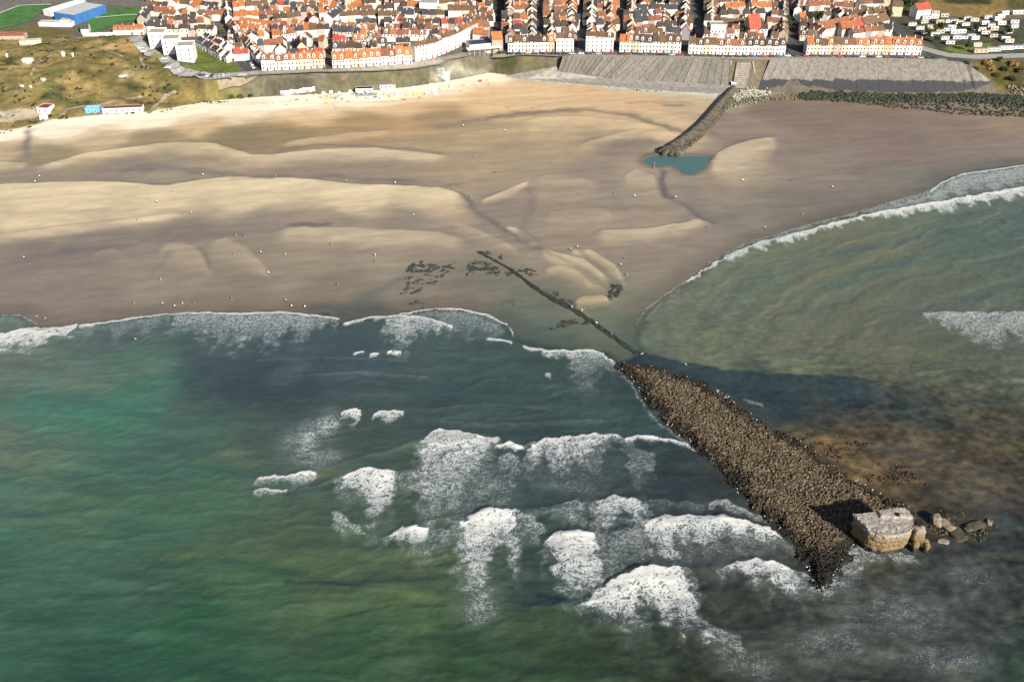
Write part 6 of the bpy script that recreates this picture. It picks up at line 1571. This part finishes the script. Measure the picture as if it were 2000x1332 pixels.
TREES = [(513,102,'dark green',3.2,'between the steep street and the left terrace'),(524,99,'dark green',2.6,'right of the tree beside the steep street'),(506,60,'green',2.6,'in the yards left of town centre'),(690,78,'dark green',3.5,'behind the orange-roofed terrace, left one'),(703,80,'dark green',3.6,'behind the orange-roofed terrace, middle one'),(716,79,'dark green',3.2,'behind the orange-roofed terrace, right one'),
 (432,66,'olive',3.0,'at the head of the steep street'),(455,120,'olive',2.0,'on the verge of the steep street'),(880,12,'green',3.6,'deep in the middle of town'),(895,9,'dark green',3.6,'behind the deep town tree'),(1285,14,'dark green',4,'deep behind the brown-roofed terrace'),(1300,16,'green',3.6,'right of the tree deep behind the brown-roofed terrace'),
 (1585,48,'dark green',3.6,'in the right half of town, left of the pair'),(1598,44,'dark green',3.8,'in the right half of town, right of the pair'),(1720,46,'dark green',4.2,'left of the yellow cottage'),(1733,42,'dark green',4.6,'touching the yellow cottage'),(1770,20,'dark green',5,'on the field edge above town'),(1782,14,'green',5,'behind the tree on the field edge'),(1891,100,'green',3.4,'standing alone at the road below the caravans'),
 (1885,128,'dark green',3,'at the top of the sea wall end'),(1905,140,'olive',3,'on the bank right of the sea wall end'),(1926,128,'golden',3.4,'golden one on the bank, left of two'),(1935,138,'golden',3.0,'golden one low on the bank'),(1980,130,'golden',3.8,'golden one on the bank at the right edge'),(1950,120,'dark green',2.8,'between the golden bushes'),(1962,140,'dark green',3,'low between the golden bushes'),(1992,142,'olive',3.2,'below the golden bush at the right edge'),(1945,152,'olive',3.2,'low on the bank above the rocks'),(1975,158,'dark green',3,'lowest on the bank above the rocks'),
 (452,192,'olive',2.2,'at the dune foot, left of three'),(470,193,'olive',2.6,'at the dune foot, middle of three'),(490,190,'dark green',2.0,'at the dune foot, right of three'),(180,224,'golden',1.2,'dry one on the sand before the blue cabin'),(193,223,'golden',1.2,'dry one on the sand right of the blue cabin'),
 (1300,60,'dark green',3,'by the diagonal street'),(1540,60,'dark green',3.4,'by the right side street'),(1836,60,'dark green',3.2,'inside the caravan park, left'),(1905,62,'dark green',3,'inside the caravan park, middle'),(1970,70,'dark green',3,'inside the caravan park, right'),(1810,72,'dark green',3.2,'along the caravan park road'),(1828,84,'dark green',3,'lower along the caravan park road')]
rt = random.Random(9)
for i in range(26):
    x_ = rt.uniform(1400, 1745); y_ = rt.uniform(-4, 74); gq = G(x_, y_)
    if not free(gq.x, gq.y, 2.0): continue
    TREES.append((x_, y_, rt.choice(['dark green', 'dark green', 'green']), rt.uniform(2.2, 3.4), f'among the right-hand back gardens, number {ordn(len(TREES)-40)} planted'))
TREES[41:] = sorted(TREES[41:]); TREES[41:] = [(a, b, c, d, f'in the right-hand back gardens, {ordn(k+1)} from the left') for k, (a, b, c, d, e) in enumerate(TREES[41:])]
for i, (x, y, c_, s_, lab) in enumerate(TREES):
    g_ = G(x, y); bush = c_ in ('golden', 'olive') or y > 118
    g_.z = max(g_.z, float(H(g_.x, g_.y)))
    o = link('bush' if bush else 'tree', None, loc=g_, rz=i*.9, label=f'{c_} {"bush" if bush else "tree"} {lab}', cat='bush' if bush else 'tree', group='bushes' if bush else 'town trees')
    if bush and c_ == 'golden': o['label'] = f'bush, {lab}'
    link('trunk', tm, plain('bark', (.07, .05, .035), .9), o).scale = (s_, s_, s_*(.5 if bush else 1))
    cr = link('crown', TR[i % 4], plain('leaf_'+c_.replace(' ', '_'), LEAF[c_], .8, .3, 1.2), o, (0, 0, s_*(.55 if bush else 1.25))); cr.scale = (s_, s_, s_*(.75 if bush else .95))
# pale stones and bunkers on the dune
for i, (x, y, r_, lab) in enumerate([(55,123,(4.6,3.2,2.6),'large grey bunker block leaning in the dune grass'),(124,110,(1.6,1.4,2.2),'pale upright block near the dune top, left one'),(143,111,(1.0,.9,2.0),'pale thin block near the dune top, right one'),(42,169,(2.4,1.4,.9),'flat white slab low on the dune, left one'),(60,171,(1.2,1.0,1.0),'small white slab low on the dune, right one'),(240,150,(3.5,2.2,1.0),'grey green slab in the middle of the dune'),(14,112,(1.2,1.0,2.0),'pale block at the far left dune top'),(84,157,(2.8,1.8,1.0),'tan block on the dune above the white slabs')]):
    g_ = G(x, y); o = lump('bunker_block', None, (g_.x, g_.y, g_.z+r_[2]*.5), r_, 30+i, plain('bunker_concrete', (.42, .40, .35), .9, .2), ICO2, .3, i*.8); o['label'] = lab; o['category'] = 'bunker ruin'; o['group'] = 'ruins on the dune'

# ---- tufts of marram and low scrub over the dune: nobody could count them
def tufts(name, n, seed, c0, c1, r0, r1, thr, zs=.7):
    q_ = scatter(duneP, n, seed, 1.0); q_ = q_[fbm(q_[:, 0]/16, q_[:, 1]/12, seed, 3) > thr]
    z_ = land_h(q_[:, 0], q_[:, 1])+.1; rg_ = np.random.default_rng(seed)
    me_, ix = rocks_mesh(name, np.c_[q_, z_], rg_.uniform(r0, r1, len(q_)), ICO1, zs, .45, seed, aniso=.6)
    cc = np.array(c0)+rg_.random((len(q_), 1))*(np.array(c1)-np.array(c0)); set_col(me_, 'Col', np.clip(lin(cc)/KLIT, .01, .5)[ix])
    link(name, me_, M_LAND, kind='stuff')
tufts('dune_grass', 2600, 501, (96,90,50), (150,130,78), .3, .75, -.1, .6)
tufts('dune_scrub', 1500, 502, (46,50,28), (84,84,44), .5, 1.3, .22, .7)
